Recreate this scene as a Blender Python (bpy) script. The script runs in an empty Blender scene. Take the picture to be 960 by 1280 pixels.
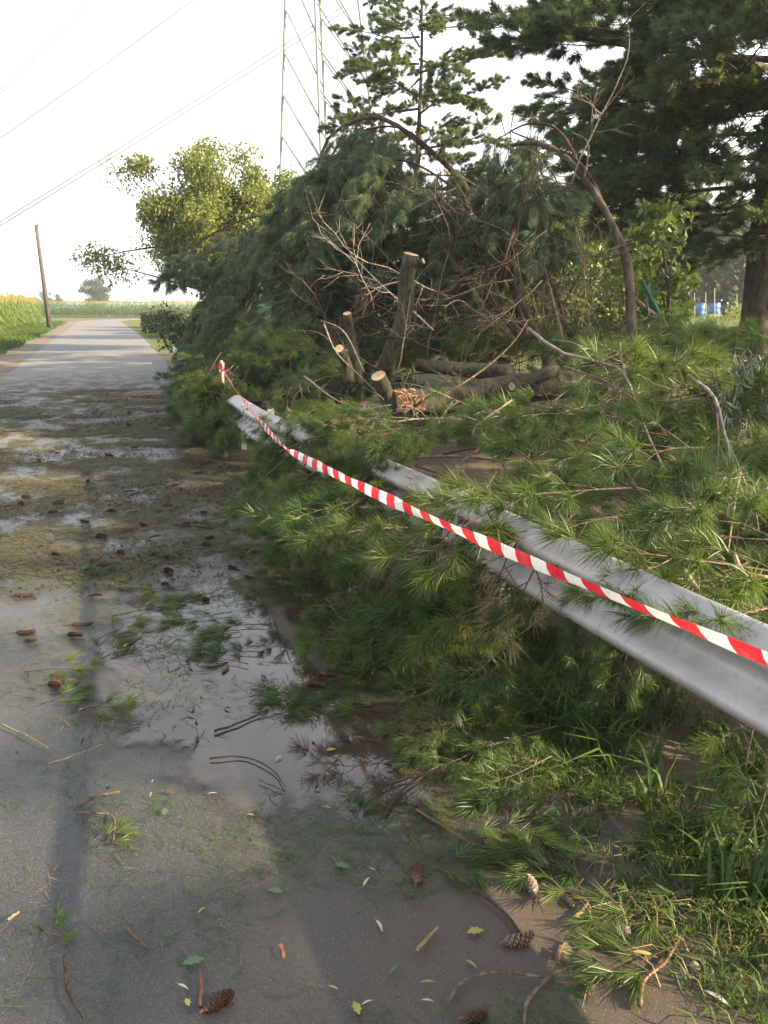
import bpy, math, random
import numpy as np
from mathutils import Vector, Matrix, noise as mnoise

S = bpy.context.scene
COL = S.collection
rnd = random.Random(11)
rng = np.random.default_rng(11)
R = math.radians

# ------------------------------------------------------------------ camera
F = 1004.0
PITCH = R(14.36)
CAMH = 1.6
cam_data = bpy.data.cameras.new('camera')
cam = bpy.data.objects.new('camera', cam_data)
COL.objects.link(cam)
cam.location = (0, 0, CAMH)
cam.rotation_euler = (R(90) - PITCH, 0, 0)
cam_data.sensor_fit = 'VERTICAL'
cam_data.sensor_height = 24.0
cam_data.lens = 24.0 * F / 1280.0
cam_data.clip_start = 0.05
cam_data.clip_end = 3000
S.camera = cam

# ------------------------------------------------------------------ light
SUN_AZ, SUN_EL = R(104), R(26)          # azimuth clockwise from +Y
world = bpy.data.worlds.new('World')
S.world = world
world.use_nodes = True
wn, wl = world.node_tree.nodes, world.node_tree.links
bg = wn['Background']
sky = wn.new('ShaderNodeTexSky')
sky.sky_type = 'NISHITA'
sky.sun_disc = False
sky.sun_elevation = SUN_EL
sky.sun_rotation = SUN_AZ
sky.air_density = 1.3
sky.dust_density = 4.0
sky.ozone_density = 1.0
tc = wn.new('ShaderNodeTexCoord')
cn = wn.new('ShaderNodeTexNoise')
cn.inputs['Scale'].default_value = 3.4
cn.inputs['Detail'].default_value = 5.0
cn.inputs['Roughness'].default_value = 0.55
cr = wn.new('ShaderNodeMapRange')
cr.inputs[1].default_value = 0.42
cr.inputs[2].default_value = 0.66
cr.inputs[3].default_value = 0.45
cm = wn.new('ShaderNodeMix'); cm.data_type = 'RGBA'
cm.inputs[7].default_value = (11.4, 11.8, 12.3, 1)
wl.new(tc.outputs['Generated'], cn.inputs['Vector'])
wl.new(cn.outputs['Fac'], cr.inputs[0])
sz = wn.new('ShaderNodeSeparateXYZ')
wl.new(tc.outputs['Generated'], sz.inputs[0])
hz_ = wn.new('ShaderNodeMapRange'); hz_.interpolation_type = 'SMOOTHSTEP'
for i_, x_ in ((1, 0.25), (2, 0.95), (3, 1.0), (4, 0.30)):
    hz_.inputs[i_].default_value = x_
wl.new(sz.outputs[2], hz_.inputs[0])
mu = wn.new('ShaderNodeMath'); mu.operation = 'MULTIPLY'
wl.new(cr.outputs[0], mu.inputs[0]); wl.new(hz_.outputs[0], mu.inputs[1])
wl.new(mu.outputs[0], cm.inputs[0])
wl.new(sky.outputs[0], cm.inputs[6])
wl.new(cm.outputs[2], bg.inputs[0])
bg.inputs[1].default_value = 0.05

sun_d = bpy.data.lights.new('sun', 'SUN')
sun_d.energy = 5.0
sun_d.angle = R(0.6)
sun_d.color = (1.0, 0.81, 0.53)
sun = bpy.data.objects.new('sun', sun_d)
COL.objects.link(sun)
sdir = Vector((math.sin(SUN_AZ) * math.cos(SUN_EL), math.cos(SUN_AZ) * math.cos(SUN_EL), math.sin(SUN_EL)))
sun.rotation_euler = sdir.to_track_quat('Z', 'Y').to_euler()
sun.location = (30, -5, 20)

S.view_settings.view_transform = 'Standard'
S.view_settings.look = 'None'
S.view_settings.exposure = 2.2
S.view_settings.gamma = 1.0
S.render.engine = 'CYCLES'
S.cycles.max_bounces = 7
S.cycles.diffuse_bounces = 3
S.cycles.glossy_bounces = 3
S.cycles.transmission_bounces = 3
S.cycles.transparent_max_bounces = 8
S.cycles.volume_bounces = 0
S.cycles.use_denoising = True

# ------------------------------------------------------------------ helpers
CP, SP = math.cos(PITCH), math.sin(PITCH)


def ray(u, v):
    a, b = (u - 480) / F, (640 - v) / F
    return Vector((a, CP + b * SP, -SP + b * CP))


def W(u, v, y):
    """world point seen at photo position u, v and standing y metres ahead"""
    r = ray(u, v)
    t = y / r.y
    return Vector((r.x * t, y, CAMH + r.z * t))


def G(u, v, z=0.0):
    r = ray(u, v)
    t = (z - CAMH) / r.z
    return Vector((r.x * t, r.y * t, z))


RA = R(19)
RD = Vector((-math.sin(RA), math.cos(RA), 0))
RN = Vector((math.cos(RA), math.sin(RA), 0))


def SL(s, l, z=0.0):
    p = RD * s + RN * l
    return Vector((p.x, p.y, z))


def to_sl(p):
    return p.x * RD.x + p.y * RD.y, p.x * RN.x + p.y * RN.y


def terr(x, y):
    """height of the ground"""
    s = x * RD.x + y * RD.y
    l = x * RN.x + y * RN.y
    h = 0.0
    if l > 5:
        h += 0.85 * min(1.0, max(0.0, (l - 6) / 30.0)) * min(1.0, max(0, (y - 5)) / 40.0)
    return h


class MB:
    """collects shapes for one mesh object"""
    def __init__(self):
        self.v, self.f, self.m, self.uv = [], [], [], None

    def add(self, verts, faces, mi=0):
        o = len(self.v)
        self.v.extend([tuple(p) for p in verts])
        for f in faces:
            self.f.append(tuple(i + o for i in f))
            self.m.append(mi)

    def box(self, c, size, mi=0, rot=None):
        sx, sy, sz = size[0] / 2, size[1] / 2, size[2] / 2
        vs = [Vector((x * sx, y * sy, z * sz)) for x in (-1, 1) for y in (-1, 1) for z in (-1, 1)]
        if rot is not None:
            vs = [rot @ p for p in vs]
        vs = [p + Vector(c) for p in vs]
        self.add(vs, [(0, 1, 3, 2), (4, 6, 7, 5), (0, 4, 5, 1), (2, 3, 7, 6), (0, 2, 6, 4), (1, 5, 7, 3)], mi)

    def tube(self, pts, rad, n=6, mi=0, cap=True, capmi=None, wob=0.0):
        pts = [Vector(p) for p in pts]
        if not hasattr(rad, '__len__'):
            rad = [rad] * len(pts)
        k = len(pts)
        t0 = (pts[1] - pts[0]).normalized()
        ref = Vector((0, 0, 1)) if abs(t0.z) < 0.9 else Vector((1, 0, 0))
        nrm = t0.cross(ref).normalized()
        vs = []
        for i in range(k):
            t = (pts[min(i + 1, k - 1)] - pts[max(i - 1, 0)]).normalized()
            nrm = (nrm - t * nrm.dot(t)).normalized()
            b = t.cross(nrm)
            for j in range(n):
                a = 2 * math.pi * j / n
                r = rad[i] * (1 + (rnd.uniform(-wob, wob) if wob else 0))
                vs.append(pts[i] + nrm * (math.cos(a) * r) + b * (math.sin(a) * r))
        fs = []
        for i in range(k - 1):
            for j in range(n):
                j2 = (j + 1) % n
                fs.append((i * n + j, i * n + j2, (i + 1) * n + j2, (i + 1) * n + j))
        self.add(vs, fs, mi)
        if cap:
            o = len(self.v) - len(vs)
            cmi = mi if capmi is None else capmi
            self.f.append(tuple(o + j for j in range(n))[::-1]); self.m.append(mi)
            self.f.append(tuple(o + (k - 1) * n + j for j in range(n))); self.m.append(cmi)

    def mesh(self, name, mats, smooth=False):
        me = bpy.data.meshes.new(name)
        me.from_pydata(self.v, [], self.f)
        for m in mats:
            me.materials.append(m)
        if len(mats) > 1:
            me.polygons.foreach_set('material_index', self.m)
        if smooth:
            me.polygons.foreach_set('use_smooth', [True] * len(me.polygons))
        me.update()
        return me


def np_mesh(name, verts, tris, mats, attr=None, quads=None, mi=None, smooth=False):
    """fast mesh from numpy arrays; attr: one float per vertex stored as 'tone'"""
    me = bpy.data.meshes.new(name)
    nt = 0 if tris is None else len(tris)
    nq = 0 if quads is None else len(quads)
    me.vertices.add(len(verts))
    me.vertices.foreach_set('co', np.asarray(verts, dtype=np.float32).ravel())
    me.loops.add(nt * 3 + nq * 4)
    me.polygons.add(nt + nq)
    loops, starts = [], []
    if nt:
        loops.append(np.asarray(tris, dtype=np.int32).ravel())
        starts.append(np.arange(nt, dtype=np.int32) * 3)
    if nq:
        loops.append(np.asarray(quads, dtype=np.int32).ravel())
        starts.append(nt * 3 + np.arange(nq, dtype=np.int32) * 4)
    me.loops.foreach_set('vertex_index', np.concatenate(loops))
    me.polygons.foreach_set('loop_start', np.concatenate(starts))
    for m in mats:
        me.materials.append(m)
    if mi is not None:
        me.polygons.foreach_set('material_index', np.asarray(mi, dtype=np.int32))
    if smooth:
        me.polygons.foreach_set('use_smooth', np.ones(nt + nq, dtype=bool))
    if attr is not None:
        a = me.attributes.new('tone', 'FLOAT', 'POINT')
        a.data.foreach_set('value', np.asarray(attr, dtype=np.float32))
    me.update(calc_edges=True)
    return me


def obj(name, me, parent=None, loc=None):
    o = bpy.data.objects.new(name, me)
    COL.objects.link(o)
    if parent is not None:
        o.parent = parent
    if loc is not None:
        o.location = loc
    return o


def tag(o, label=None, cat=None, group=None, kind=None):
    if label: o['label'] = label
    if cat: o['category'] = cat
    if group: o['group'] = group
    if kind: o['kind'] = kind
    return o


def thing(name, label, cat, loc=(0, 0, 0), group=None):
    o = bpy.data.objects.new(name, None)
    o.empty_display_size = 0.1
    COL.objects.link(o)
    o.location = loc
    return tag(o, label, cat, group)


def frame(d, up=Vector((0, 0, 1)), roll=0.0):
    """rotation whose X axis points along d, Z near up"""
    x = Vector(d).normalized()
    y = up.cross(x)
    if y.length < 1e-4:
        y = Vector((0, 1, 0)).cross(x)
    y.normalize()
    z = x.cross(y)
    m = Matrix((x, y, z)).transposed()
    if roll:
        m = m @ Matrix.Rotation(roll, 3, 'X')
    return m


def put(name, me, parent, pos, d, scale=1.0, roll=0.0, base=None):
    o = bpy.data.objects.new(name, me)
    COL.objects.link(o)
    o.parent = parent
    p = Vector(pos) - (parent.location if parent is not None and base is None else Vector((0, 0, 0)))
    o.matrix_local = Matrix.Translation(p) @ frame(d, roll=roll).to_4x4() @ Matrix.Scale(scale, 4)
    return o


def curve_pts(ctrl, n=10):
    """Catmull-Rom through control points"""
    c = [Vector(p) for p in ctrl]
    if len(c) == 2:
        return [c[0].lerp(c[1], i / (n - 1)) for i in range(n)]
    c = [c[0] * 2 - c[1]] + c + [c[-1] * 2 - c[-2]]
    out = []
    seg = len(c) - 3
    for i in range(n):
        t = i / (n - 1) * seg
        k = min(int(t), seg - 1)
        t -= k
        a, b, d, e = c[k], c[k + 1], c[k + 2], c[k + 3]
        out.append(0.5 * ((2 * b) + (d - a) * t + (2 * a - 5 * b + 4 * d - e) * t * t + (3 * b - a - 3 * d + e) * t ** 3))
    return out


# ------------------------------------------------------------------ materials
class NT:
    def __init__(self, name):
        self.mat = bpy.data.materials.new(name)
        self.mat.use_nodes = True
        self.t = self.mat.node_tree
        self.n, self.l = self.t.nodes, self.t.links
        self.b = self.n['Principled BSDF']
        self.out = self.n['Material Output']

    def node(self, typ, **kw):
        nd = self.n.new(typ)
        for k, v in kw.items():
            setattr(nd, k, v)
        return nd

    def link(self, a, b):
        self.l.new(a, b)

    def coord(self, kind='Object'):
        return self.node('ShaderNodeTexCoord').outputs[kind]

    def noise(self, vec, scale, detail=4, rough=0.55):
        nd = self.node('ShaderNodeTexNoise')
        nd.inputs['Scale'].default_value = scale
        nd.inputs['Detail'].default_value = detail
        nd.inputs['Roughness'].default_value = rough
        if vec is not None: self.link(vec, nd.inputs['Vector'])
        return nd.outputs['Fac']

    def ramp(self, fac, lo, hi, a=0.0, b=1.0, smooth=True):
        nd = self.node('ShaderNodeMapRange')
        nd.interpolation_type = 'SMOOTHSTEP' if smooth else 'LINEAR'
        for i, x in ((1, lo), (2, hi), (3, a), (4, b)):
            nd.inputs[i].default_value = x
        self.link(fac, nd.inputs[0])
        return nd.outputs[0]

    def mix(self, fac, a, b, blend='MIX'):
        nd = self.node('ShaderNodeMix', data_type='RGBA', blend_type=blend)
        for sock, val in ((nd.inputs[0], fac), (nd.inputs[6], a), (nd.inputs[7], b)):
            if hasattr(val, 'links') or isinstance(val, bpy.types.NodeSocket):
                self.link(val, sock)
            elif isinstance(val, (int, float)):
                sock.default_value = val
            else:
                sock.default_value = (*val, 1)
        return nd.outputs[2]

    def math(self, op, a, b=0.0, clamp=False):
        nd = self.node('ShaderNodeMath', operation=op)
        nd.use_clamp = clamp
        for sock, val in ((nd.inputs[0], a), (nd.inputs[1], b)):
            if isinstance(val, bpy.types.NodeSocket): self.link(val, sock)
            else: sock.default_value = val
        return nd.outputs[0]

    def bump(self, h, strength=0.3, dist=0.01):
        nd = self.node('ShaderNodeBump')
        nd.inputs['Strength'].default_value = strength
        nd.inputs['Distance'].default_value = dist
        self.link(h, nd.inputs['Height'])
        self.link(nd.outputs[0], self.b.inputs['Normal'])

    def color(self, c):
        if isinstance(c, bpy.types.NodeSocket): self.link(c, self.b.inputs['Base Color'])
        else: self.b.inputs['Base Color'].default_value = (*c, 1)

    def rough(self, r, spec=0.5):
        if isinstance(r, bpy.types.NodeSocket): self.link(r, self.b.inputs['Roughness'])
        else: self.b.inputs['Roughness'].default_value = r
        self.b.inputs['Specular IOR Level'].default_value = spec

    def translucent(self, col, fac):
        tr = self.node('ShaderNodeBsdfTranslucent')
        if isinstance(col, bpy.types.NodeSocket): self.link(col, tr.inputs[0])
        else: tr.inputs[0].default_value = (*col, 1)
        mx = self.node('ShaderNodeMixShader')
        mx.inputs[0].default_value = fac
        self.link(self.b.outputs[0], mx.inputs[1])
        self.link(tr.outputs[0], mx.inputs[2])
        self.link(mx.outputs[0], self.out.inputs[0])


def leafy(name, a, b, c, rough=0.45, trans=0.3, spec=0.4):
    """plant colour: tone attribute from a to b, per-object drift to c"""
    m = NT(name)
    at = m.node('ShaderNodeAttribute', attribute_name='tone')
    oi = m.node('ShaderNodeObjectInfo')
    col = m.mix(at.outputs['Fac'], a, b)
    col = m.mix(m.ramp(oi.outputs['Random'], 0.35, 1.0, 0, 0.75), col, c)
    m.color(col)
    m.rough(rough, spec)
    if trans:
        m.translucent(m.mix(0.5, col, (0.25, 0.33, 0.05)), trans)
    return m.mat


M = {}
M['needle'] = leafy('needles_fresh', (0.015, 0.044, 0.015), (0.085, 0.152, 0.034), (0.108, 0.145, 0.032), 0.42, 0.34, 0.4)
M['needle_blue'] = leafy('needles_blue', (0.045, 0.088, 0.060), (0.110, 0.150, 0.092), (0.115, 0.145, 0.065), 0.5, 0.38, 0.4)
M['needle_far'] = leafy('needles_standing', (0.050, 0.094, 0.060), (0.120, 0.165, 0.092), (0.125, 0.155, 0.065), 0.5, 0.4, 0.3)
M['needle_dry'] = leafy('needles_dry', (0.12, 0.085, 0.03), (0.20, 0.17, 0.06), (0.09, 0.11, 0.035), 0.6, 0.1, 0.3)
M['needle_olive'] = leafy('needles_olive', (0.060, 0.062, 0.025), (0.118, 0.110, 0.052), (0.085, 0.08, 0.035), 0.7, 0.0, 0.15)
M['needle_brown'] = leafy('twig_bits', (0.022, 0.015, 0.011), (0.075, 0.048, 0.033), (0.05, 0.03, 0.02), 0.8, 0.0, 0.15)
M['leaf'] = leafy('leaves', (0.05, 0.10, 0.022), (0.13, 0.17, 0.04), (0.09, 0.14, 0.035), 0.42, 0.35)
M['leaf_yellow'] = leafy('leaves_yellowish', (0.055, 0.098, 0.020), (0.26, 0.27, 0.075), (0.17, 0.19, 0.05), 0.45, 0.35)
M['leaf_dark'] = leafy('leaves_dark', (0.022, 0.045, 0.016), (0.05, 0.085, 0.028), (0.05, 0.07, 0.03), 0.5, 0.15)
M['leaf_grey'] = leafy('leaves_grey_green', (0.10, 0.14, 0.10), (0.20, 0.25, 0.17), (0.15, 0.2, 0.13), 0.5, 0.2)
M['grass'] = leafy('grass_blades', (0.032, 0.070, 0.018), (0.095, 0.145, 0.038), (0.07, 0.115, 0.025), 0.55, 0.3, 0.22)
M['straw'] = leafy('dead_grass', (0.11, 0.082, 0.036), (0.24, 0.18, 0.085), (0.14, 0.115, 0.045), 0.6, 0.1)
M['corn'] = leafy('corn_leaves', (0.075, 0.14, 0.025), (0.19, 0.24, 0.055), (0.12, 0.18, 0.04), 0.45, 0.3)
M['tassel'] = leafy('corn_tassels', (0.38, 0.31, 0.11), (0.52, 0.43, 0.18), (0.4, 0.34, 0.12), 0.7, 0.2)


def bark_mat(name, dark, light, moss=None, scale=14.0, moss_amt=0.5):
    m = NT(name)
    co = m.coord('Object')
    mp = m.node('ShaderNodeMapping')
    mp.inputs['Scale'].default_value = (1, 1, 0.35)
    m.link(co, mp.inputs[0])
    n1 = m.noise(mp.outputs[0], scale, 6, 0.65)
    n2 = m.noise(co, scale * 0.25, 3)
    col = m.mix(m.ramp(n1, 0.35, 0.68), dark, light)
    if moss:
        col = m.mix(m.math('MULTIPLY', m.ramp(n2, 0.42, 0.62), moss_amt), col, moss)
    m.color(col)
    m.rough(0.85, 0.25)
    m.bump(n1, 0.7, 0.02)
    return m.mat


M['bark'] = bark_mat('bark_pine', (0.030, 0.022, 0.017), (0.115, 0.088, 0.066), (0.06, 0.065, 0.03), 14)
M['bark_moss'] = bark_mat('bark_mossy', (0.024, 0.021, 0.015), (0.092, 0.076, 0.052), (0.050, 0.058, 0.022), 30, 0.7)
M['twig'] = bark_mat('bark_twig', (0.075, 0.052, 0.036), (0.19, 0.145, 0.10), None, 40)
M['twig_grey'] = bark_mat('bark_grey_twig', (0.13, 0.105, 0.085), (0.30, 0.25, 0.20), None, 40)
M['twig_dark'] = bark_mat('bark_dark_twig', (0.028, 0.018, 0.014), (0.085, 0.050, 0.036), None, 40)
M['twig_tan'] = bark_mat('bark_tan_stick', (0.17, 0.125, 0.065), (0.32, 0.25, 0.145), None, 40)


def simple(name, c, rough=0.6, spec=0.4, var=None, scale=20, metal=0.0, bump=0.0):
    m = NT(name)
    if var:
        n = m.noise(m.coord('Object'), scale, 5)
        m.color(m.mix(m.ramp(n, 0.3, 0.7), c, var))
        if bump: m.bump(n, bump, 0.005)
    else:
        m.color(c)
    m.rough(rough, spec)
    m.b.inputs['Metallic'].default_value = metal
    return m.mat


M['cut'] = simple('cut_wood', (0.50, 0.34, 0.19), 0.75, 0.2, (0.66, 0.50, 0.31), 60, bump=0.3)
m = NT('sawn_face')
vl = m.node('ShaderNodeVectorMath', operation='LENGTH'); co = m.coord('Object'); m.link(co, vl.inputs[0])
nz1 = m.noise(co, 30, 4); nz2 = m.noise(co, 9, 3)
rg = m.math('SINE', m.math('ADD', m.math('MULTIPLY', vl.outputs['Value'], 850.0), m.math('MULTIPLY', nz2, 14.0)))
col = m.mix(m.ramp(nz2, 0.3, 0.7), (0.40, 0.26, 0.14), (0.56, 0.42, 0.26))
col = m.mix(m.ramp(rg, 0.2, 1.0, 0, 0.45), col, (0.27, 0.155, 0.075))
col = m.mix(m.ramp(vl.outputs['Value'], 0.0, 0.022, 0.6, 0), col, (0.24, 0.12, 0.06))
m.color(col); m.rough(0.8, 0.2); m.bump(nz1, 0.5, 0.004)
M['cut'] = m.mat
M['torn'] = simple('torn_wood', (0.36, 0.17, 0.08), 0.8, 0.2, (0.50, 0.29, 0.15), 45, bump=0.8)
M['cone'] = simple('cone_brown', (0.055, 0.028, 0.020), 0.5, 0.4, (0.14, 0.075, 0.05), 120)
M['cone_tip'] = simple('cone_scale_tip', (0.15, 0.10, 0.07), 0.55, 0.4, (0.26, 0.19, 0.13), 150)
M['cone_green'] = simple('cone_green', (0.10, 0.125, 0.045), 0.5, 0.4, (0.20, 0.20, 0.09), 90)
M['cone_resin'] = simple('cone_resin', (0.09, 0.065, 0.05), 0.4, 0.5, (0.23, 0.19, 0.15), 260)
M['leaf_y'] = simple('fallen_leaf_yellow', (0.30, 0.24, 0.05), 0.5, 0.4, (0.20, 0.22, 0.07), 140)
M['leaf_p'] = simple('fallen_leaf_pale', (0.26, 0.27, 0.20), 0.5, 0.4, (0.40, 0.40, 0.33), 140)
M['leaf_o'] = simple('fallen_leaf_olive', (0.15, 0.13, 0.055), 0.5, 0.4, (0.27, 0.22, 0.11), 140)
M['leaf_g'] = simple('fallen_leaf_green', (0.035, 0.075, 0.035), 0.35, 0.5, (0.06, 0.12, 0.05), 60)
M['leaf_b'] = simple('fallen_bark_orange', (0.20, 0.075, 0.04), 0.6, 0.3, (0.34, 0.15, 0.075), 120)
M['leaf_r'] = simple('fallen_leaf_brown', (0.075, 0.034, 0.022), 0.5, 0.4, (0.14, 0.07, 0.042), 90)
M['stone'] = simple('stone', (0.12, 0.105, 0.09), 0.8, 0.3, (0.24, 0.21, 0.18), 30, bump=0.3)
M['barrel'] = simple('blue_plastic', (0.03, 0.13, 0.40), 0.5, 0.4, (0.04, 0.17, 0.46), 6)
M['green_paint'] = simple('green_post_paint', (0.012, 0.075, 0.045), 0.45, 0.5, (0.02, 0.10, 0.06), 20)
M['steel_far'] = simple('pylon_steel', (0.11, 0.11, 0.115), 0.6, 0.3, (0.16, 0.16, 0.16), 3)
M['wire'] = simple('wire_aluminium', (0.10, 0.10, 0.10), 0.6, 0.3)
M['pole_wood'] = bark_mat('pole_wood', (0.055, 0.048, 0.042), (0.105, 0.092, 0.080), None, 8)
M['stake'] = simple('stake_wood', (0.34, 0.28, 0.20), 0.8, 0.2, (0.46, 0.39, 0.30), 15)
M['insul'] = simple('insulator', (0.08, 0.07, 0.06), 0.4)

# galvanised guardrail, weathered
m = NT('galvanised_steel')
co = m.coord('Object')
n1, n2, n3 = m.noise(co, 5, 6, 0.6), m.noise(co, 60, 4), m.noise(co, 2.2, 5, 0.65)
col = m.mix(m.ramp(n1, 0.3, 0.7), (0.33, 0.32, 0.305), (0.45, 0.44, 0.425))
col = m.mix(m.ramp(n2, 0.5, 0.8, 0, 0.35), col, (0.33, 0.32, 0.30))
col = m.mix(m.ramp(n3, 0.46, 0.70, 0, 0.75), col, (0.23, 0.195, 0.145))
spz = m.node('ShaderNodeMapping'); spz.inputs['Scale'].default_value = (9, 9, 1.2); m.link(co, spz.inputs[0])
col = m.mix(m.ramp(m.noise(spz.outputs[0], 3.0, 6, 0.7), 0.52, 0.72, 0, 0.5), col, (0.20, 0.18, 0.15))
col = m.mix(m.ramp(m.noise(co, 130, 3, 0.7), 0.66, 0.74, 0, 0.7), col, (0.16, 0.14, 0.12))
m.color(col); m.rough(m.ramp(n1, 0.2, 0.8, 0.42, 0.62), 0.5)
m.b.inputs['Metallic'].default_value = 0.30
m.bump(n2, 0.08, 0.002)
M['rail'] = m.mat

# tape: flat printed stripes
m = NT('tape_print')
uv = m.node('ShaderNodeUVMap').outputs[0]
sx = m.node('ShaderNodeSeparateXYZ'); m.link(uv, sx.inputs[0])
ph = m.math('ADD', m.math('MULTIPLY', sx.outputs[0], 5.6), m.math('MULTIPLY', sx.outputs[1], 0.04))
fr = m.math('FRACT', ph)
st = m.ramp(fr, 0.495, 0.515)
st = m.math('MULTIPLY', st, m.ramp(fr, 0.985, 1.0, 1, 0))
col = m.mix(st, (0.72, 0.03, 0.05), (0.86, 0.84, 0.84))
tn = m.noise(m.coord('Object'), 14, 5, 0.7)
col = m.mix(m.ramp(tn, 0.5, 0.75, 0, 0.4), col, (0.34, 0.30, 0.27))
m.color(col); m.rough(m.ramp(tn, 0.3, 0.7, 0.22, 0.45), 0.5)
m.bump(m.noise(m.coord('Object'), 60, 3), 0.25, 0.004)
m.translucent(col, 0.18)
M['tape'] = m.mat

# road: asphalt with stones, wet film, silt, needle drift  (UV in metres: x = across, y = along)
m = NT('asphalt_road')
uv = m.node('ShaderNodeUVMap').outputs[0]
sp = m.node('ShaderNodeSeparateXYZ'); m.link(uv, sp.inputs[0])
L_, S_ = sp.outputs[0], sp.outputs[1]
big = m.noise(uv, 0.7, 5, 0.6)
med = m.noise(uv, 3.2, 6, 0.62)
fine = m.noise(uv, 45, 4, 0.6)
grit = m.noise(uv, 210, 3, 0.7)
vor = m.node('ShaderNodeTexVoronoi'); vor.inputs['Scale'].default_value = 125
m.link(uv, vor.inputs['Vector'])
vsep = m.node('ShaderNodeSeparateColor'); m.link(vor.outputs['Color'], vsep.inputs[0])
stone = m.math('MULTIPLY', m.ramp(vsep.outputs[0], 0.70, 1.0), m.ramp(vor.outputs['Distance'], 0.25, 0.42, 1, 0))
wet = m.math('ADD', m.ramp(S_, 7.0, 12.5, 1, 0), m.math('MULTIPLY', m.math('SUBTRACT', big, 0.5), 1.6), clamp=True)
far = m.ramp(S_, 7.5, 16.0)
dry = m.mix(m.ramp(med, 0.3, 0.7), (0.115, 0.110, 0.106), (0.160, 0.153, 0.147))
wetc = m.mix(m.ramp(grit, 0.3, 0.7), (0.011, 0.011, 0.012), (0.062, 0.061, 0.062))
wet = m.math('MULTIPLY', wet, m.ramp(m.math('ADD', L_, m.math('MULTIPLY', m.math('SUBTRACT', med, 0.5), 1.2)), -1.5, -0.75, 0.45, 1.0))
base = m.mix(wet, dry, wetc)
base = m.mix(m.math('MULTIPLY', stone, m.ramp(big, 0.35, 0.65, 0.10, 0.50)), base, (0.22, 0.21, 0.20))
mot = m.ramp(m.noise(uv, 85, 3, 0.75), 0.32, 0.68, 0.62, 1.38, False)
mv = m.node('ShaderNodeCombineXYZ')
for i_ in range(3): m.link(mot, mv.inputs[i_])
base = m.mix(0.9, base, mv.outputs[0], 'MULTIPLY')
# silt on the right near the verge and washed over the carriageway
silt = m.math('MULTIPLY', m.ramp(L_, -0.25, 1.0), m.ramp(S_, 4.8, 6.5, 1, 0))
silt = m.math('MULTIPLY', silt, m.ramp(m.math('ADD', big, m.math('MULTIPLY', m.math('SUBTRACT', fine, 0.5), 0.35)), 0.30, 0.60, 0.15, 1.0))
base = m.mix(m.math('MULTIPLY', silt, 0.6), base, (0.105, 0.076, 0.050))
wash = m.math('MULTIPLY', m.ramp(L_, -1.4, 0.7), m.math('MULTIPLY', m.ramp(S_, 6.0, 9.0), m.ramp(S_, 14, 20, 1, 0)))
wash = m.math('MULTIPLY', wash, m.ramp(med, 0.30, 0.50))
base = m.mix(m.math('MULTIPLY', wash, 0.85), base, (0.080, 0.058, 0.043))
# needle drifts
drift = m.math('MULTIPLY', m.ramp(S_, 2.6, 6.0, 0.0, 1.0), m.ramp(S_, 15, 24, 1, 0))
stretch = m.node('ShaderNodeMapping'); stretch.inputs['Scale'].default_value = (1.35, 0.75, 1)
m.link(uv, stretch.inputs[0])
dn = m.noise(stretch.outputs[0], 2.1, 9, 0.72)
dn2 = m.math('ADD', dn, m.math('MULTIPLY', m.math('SUBTRACT', m.noise(uv, 26, 5, 0.75), 0.5), 0.42))
drm = m.math('MULTIPLY', drift, m.ramp(dn2, 0.45, 0.55))
dcol = m.mix(m.ramp(fine, 0.35, 0.65), (0.050, 0.048, 0.024), (0.105, 0.094, 0.052))
base = m.mix(m.math('MULTIPLY', drm, 0.92), base, dcol)
spk = m.math('MULTIPLY', drift, m.ramp(m.noise(stretch.outputs[0], 11, 5, 0.7), 0.60, 0.68))
base = m.mix(m.math('MULTIPLY', spk, 0.75), base, (0.050, 0.036, 0.027))
ck = m.node('ShaderNodeTexVoronoi', feature='DISTANCE_TO_EDGE'); ck.inputs['Scale'].default_value = 0.9
wv = m.node('ShaderNodeVectorMath', operation='ADD'); m.link(uv, wv.inputs[0])
nzc = m.node('ShaderNodeTexNoise'); nzc.inputs['Scale'].default_value = 3.0; nzc.inputs['Detail'].default_value = 6; m.link(uv, nzc.inputs['Vector'])
m.link(nzc.outputs['Color'], wv.inputs[1]); m.link(wv.outputs[0], ck.inputs['Vector'])
crk = m.math('MULTIPLY', m.ramp(ck.outputs['Distance'], 0.004, 0.012, 1, 0), m.ramp(big, 0.48, 0.58))
base = m.mix(m.math('MULTIPLY', crk, 0.6), base, (0.018, 0.017, 0.016))
m.color(base)
wr = m.math('SUBTRACT', 0.66, m.math('MULTIPLY', wet, 0.34))
wr = m.math('ADD', wr, m.math('MULTIPLY', m.math('SUBTRACT', fine, 0.5), 0.3))
wr = m.math('ADD', wr, m.math('MULTIPLY', drm, 0.3), clamp=True)
m.rough(wr, 0.4)
m.link(m.math('SUBTRACT', 0.42, m.math('MULTIPLY', drm, 0.36)), m.b.inputs['Specular IOR Level'])
hgt = m.math('ADD', m.math('MULTIPLY', stone, 0.6), m.math('ADD', grit, m.math('MULTIPLY', drm, 1.5)))
m.bump(hgt, 0.55, 0.004)
M['road'] = m.mat

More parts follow.
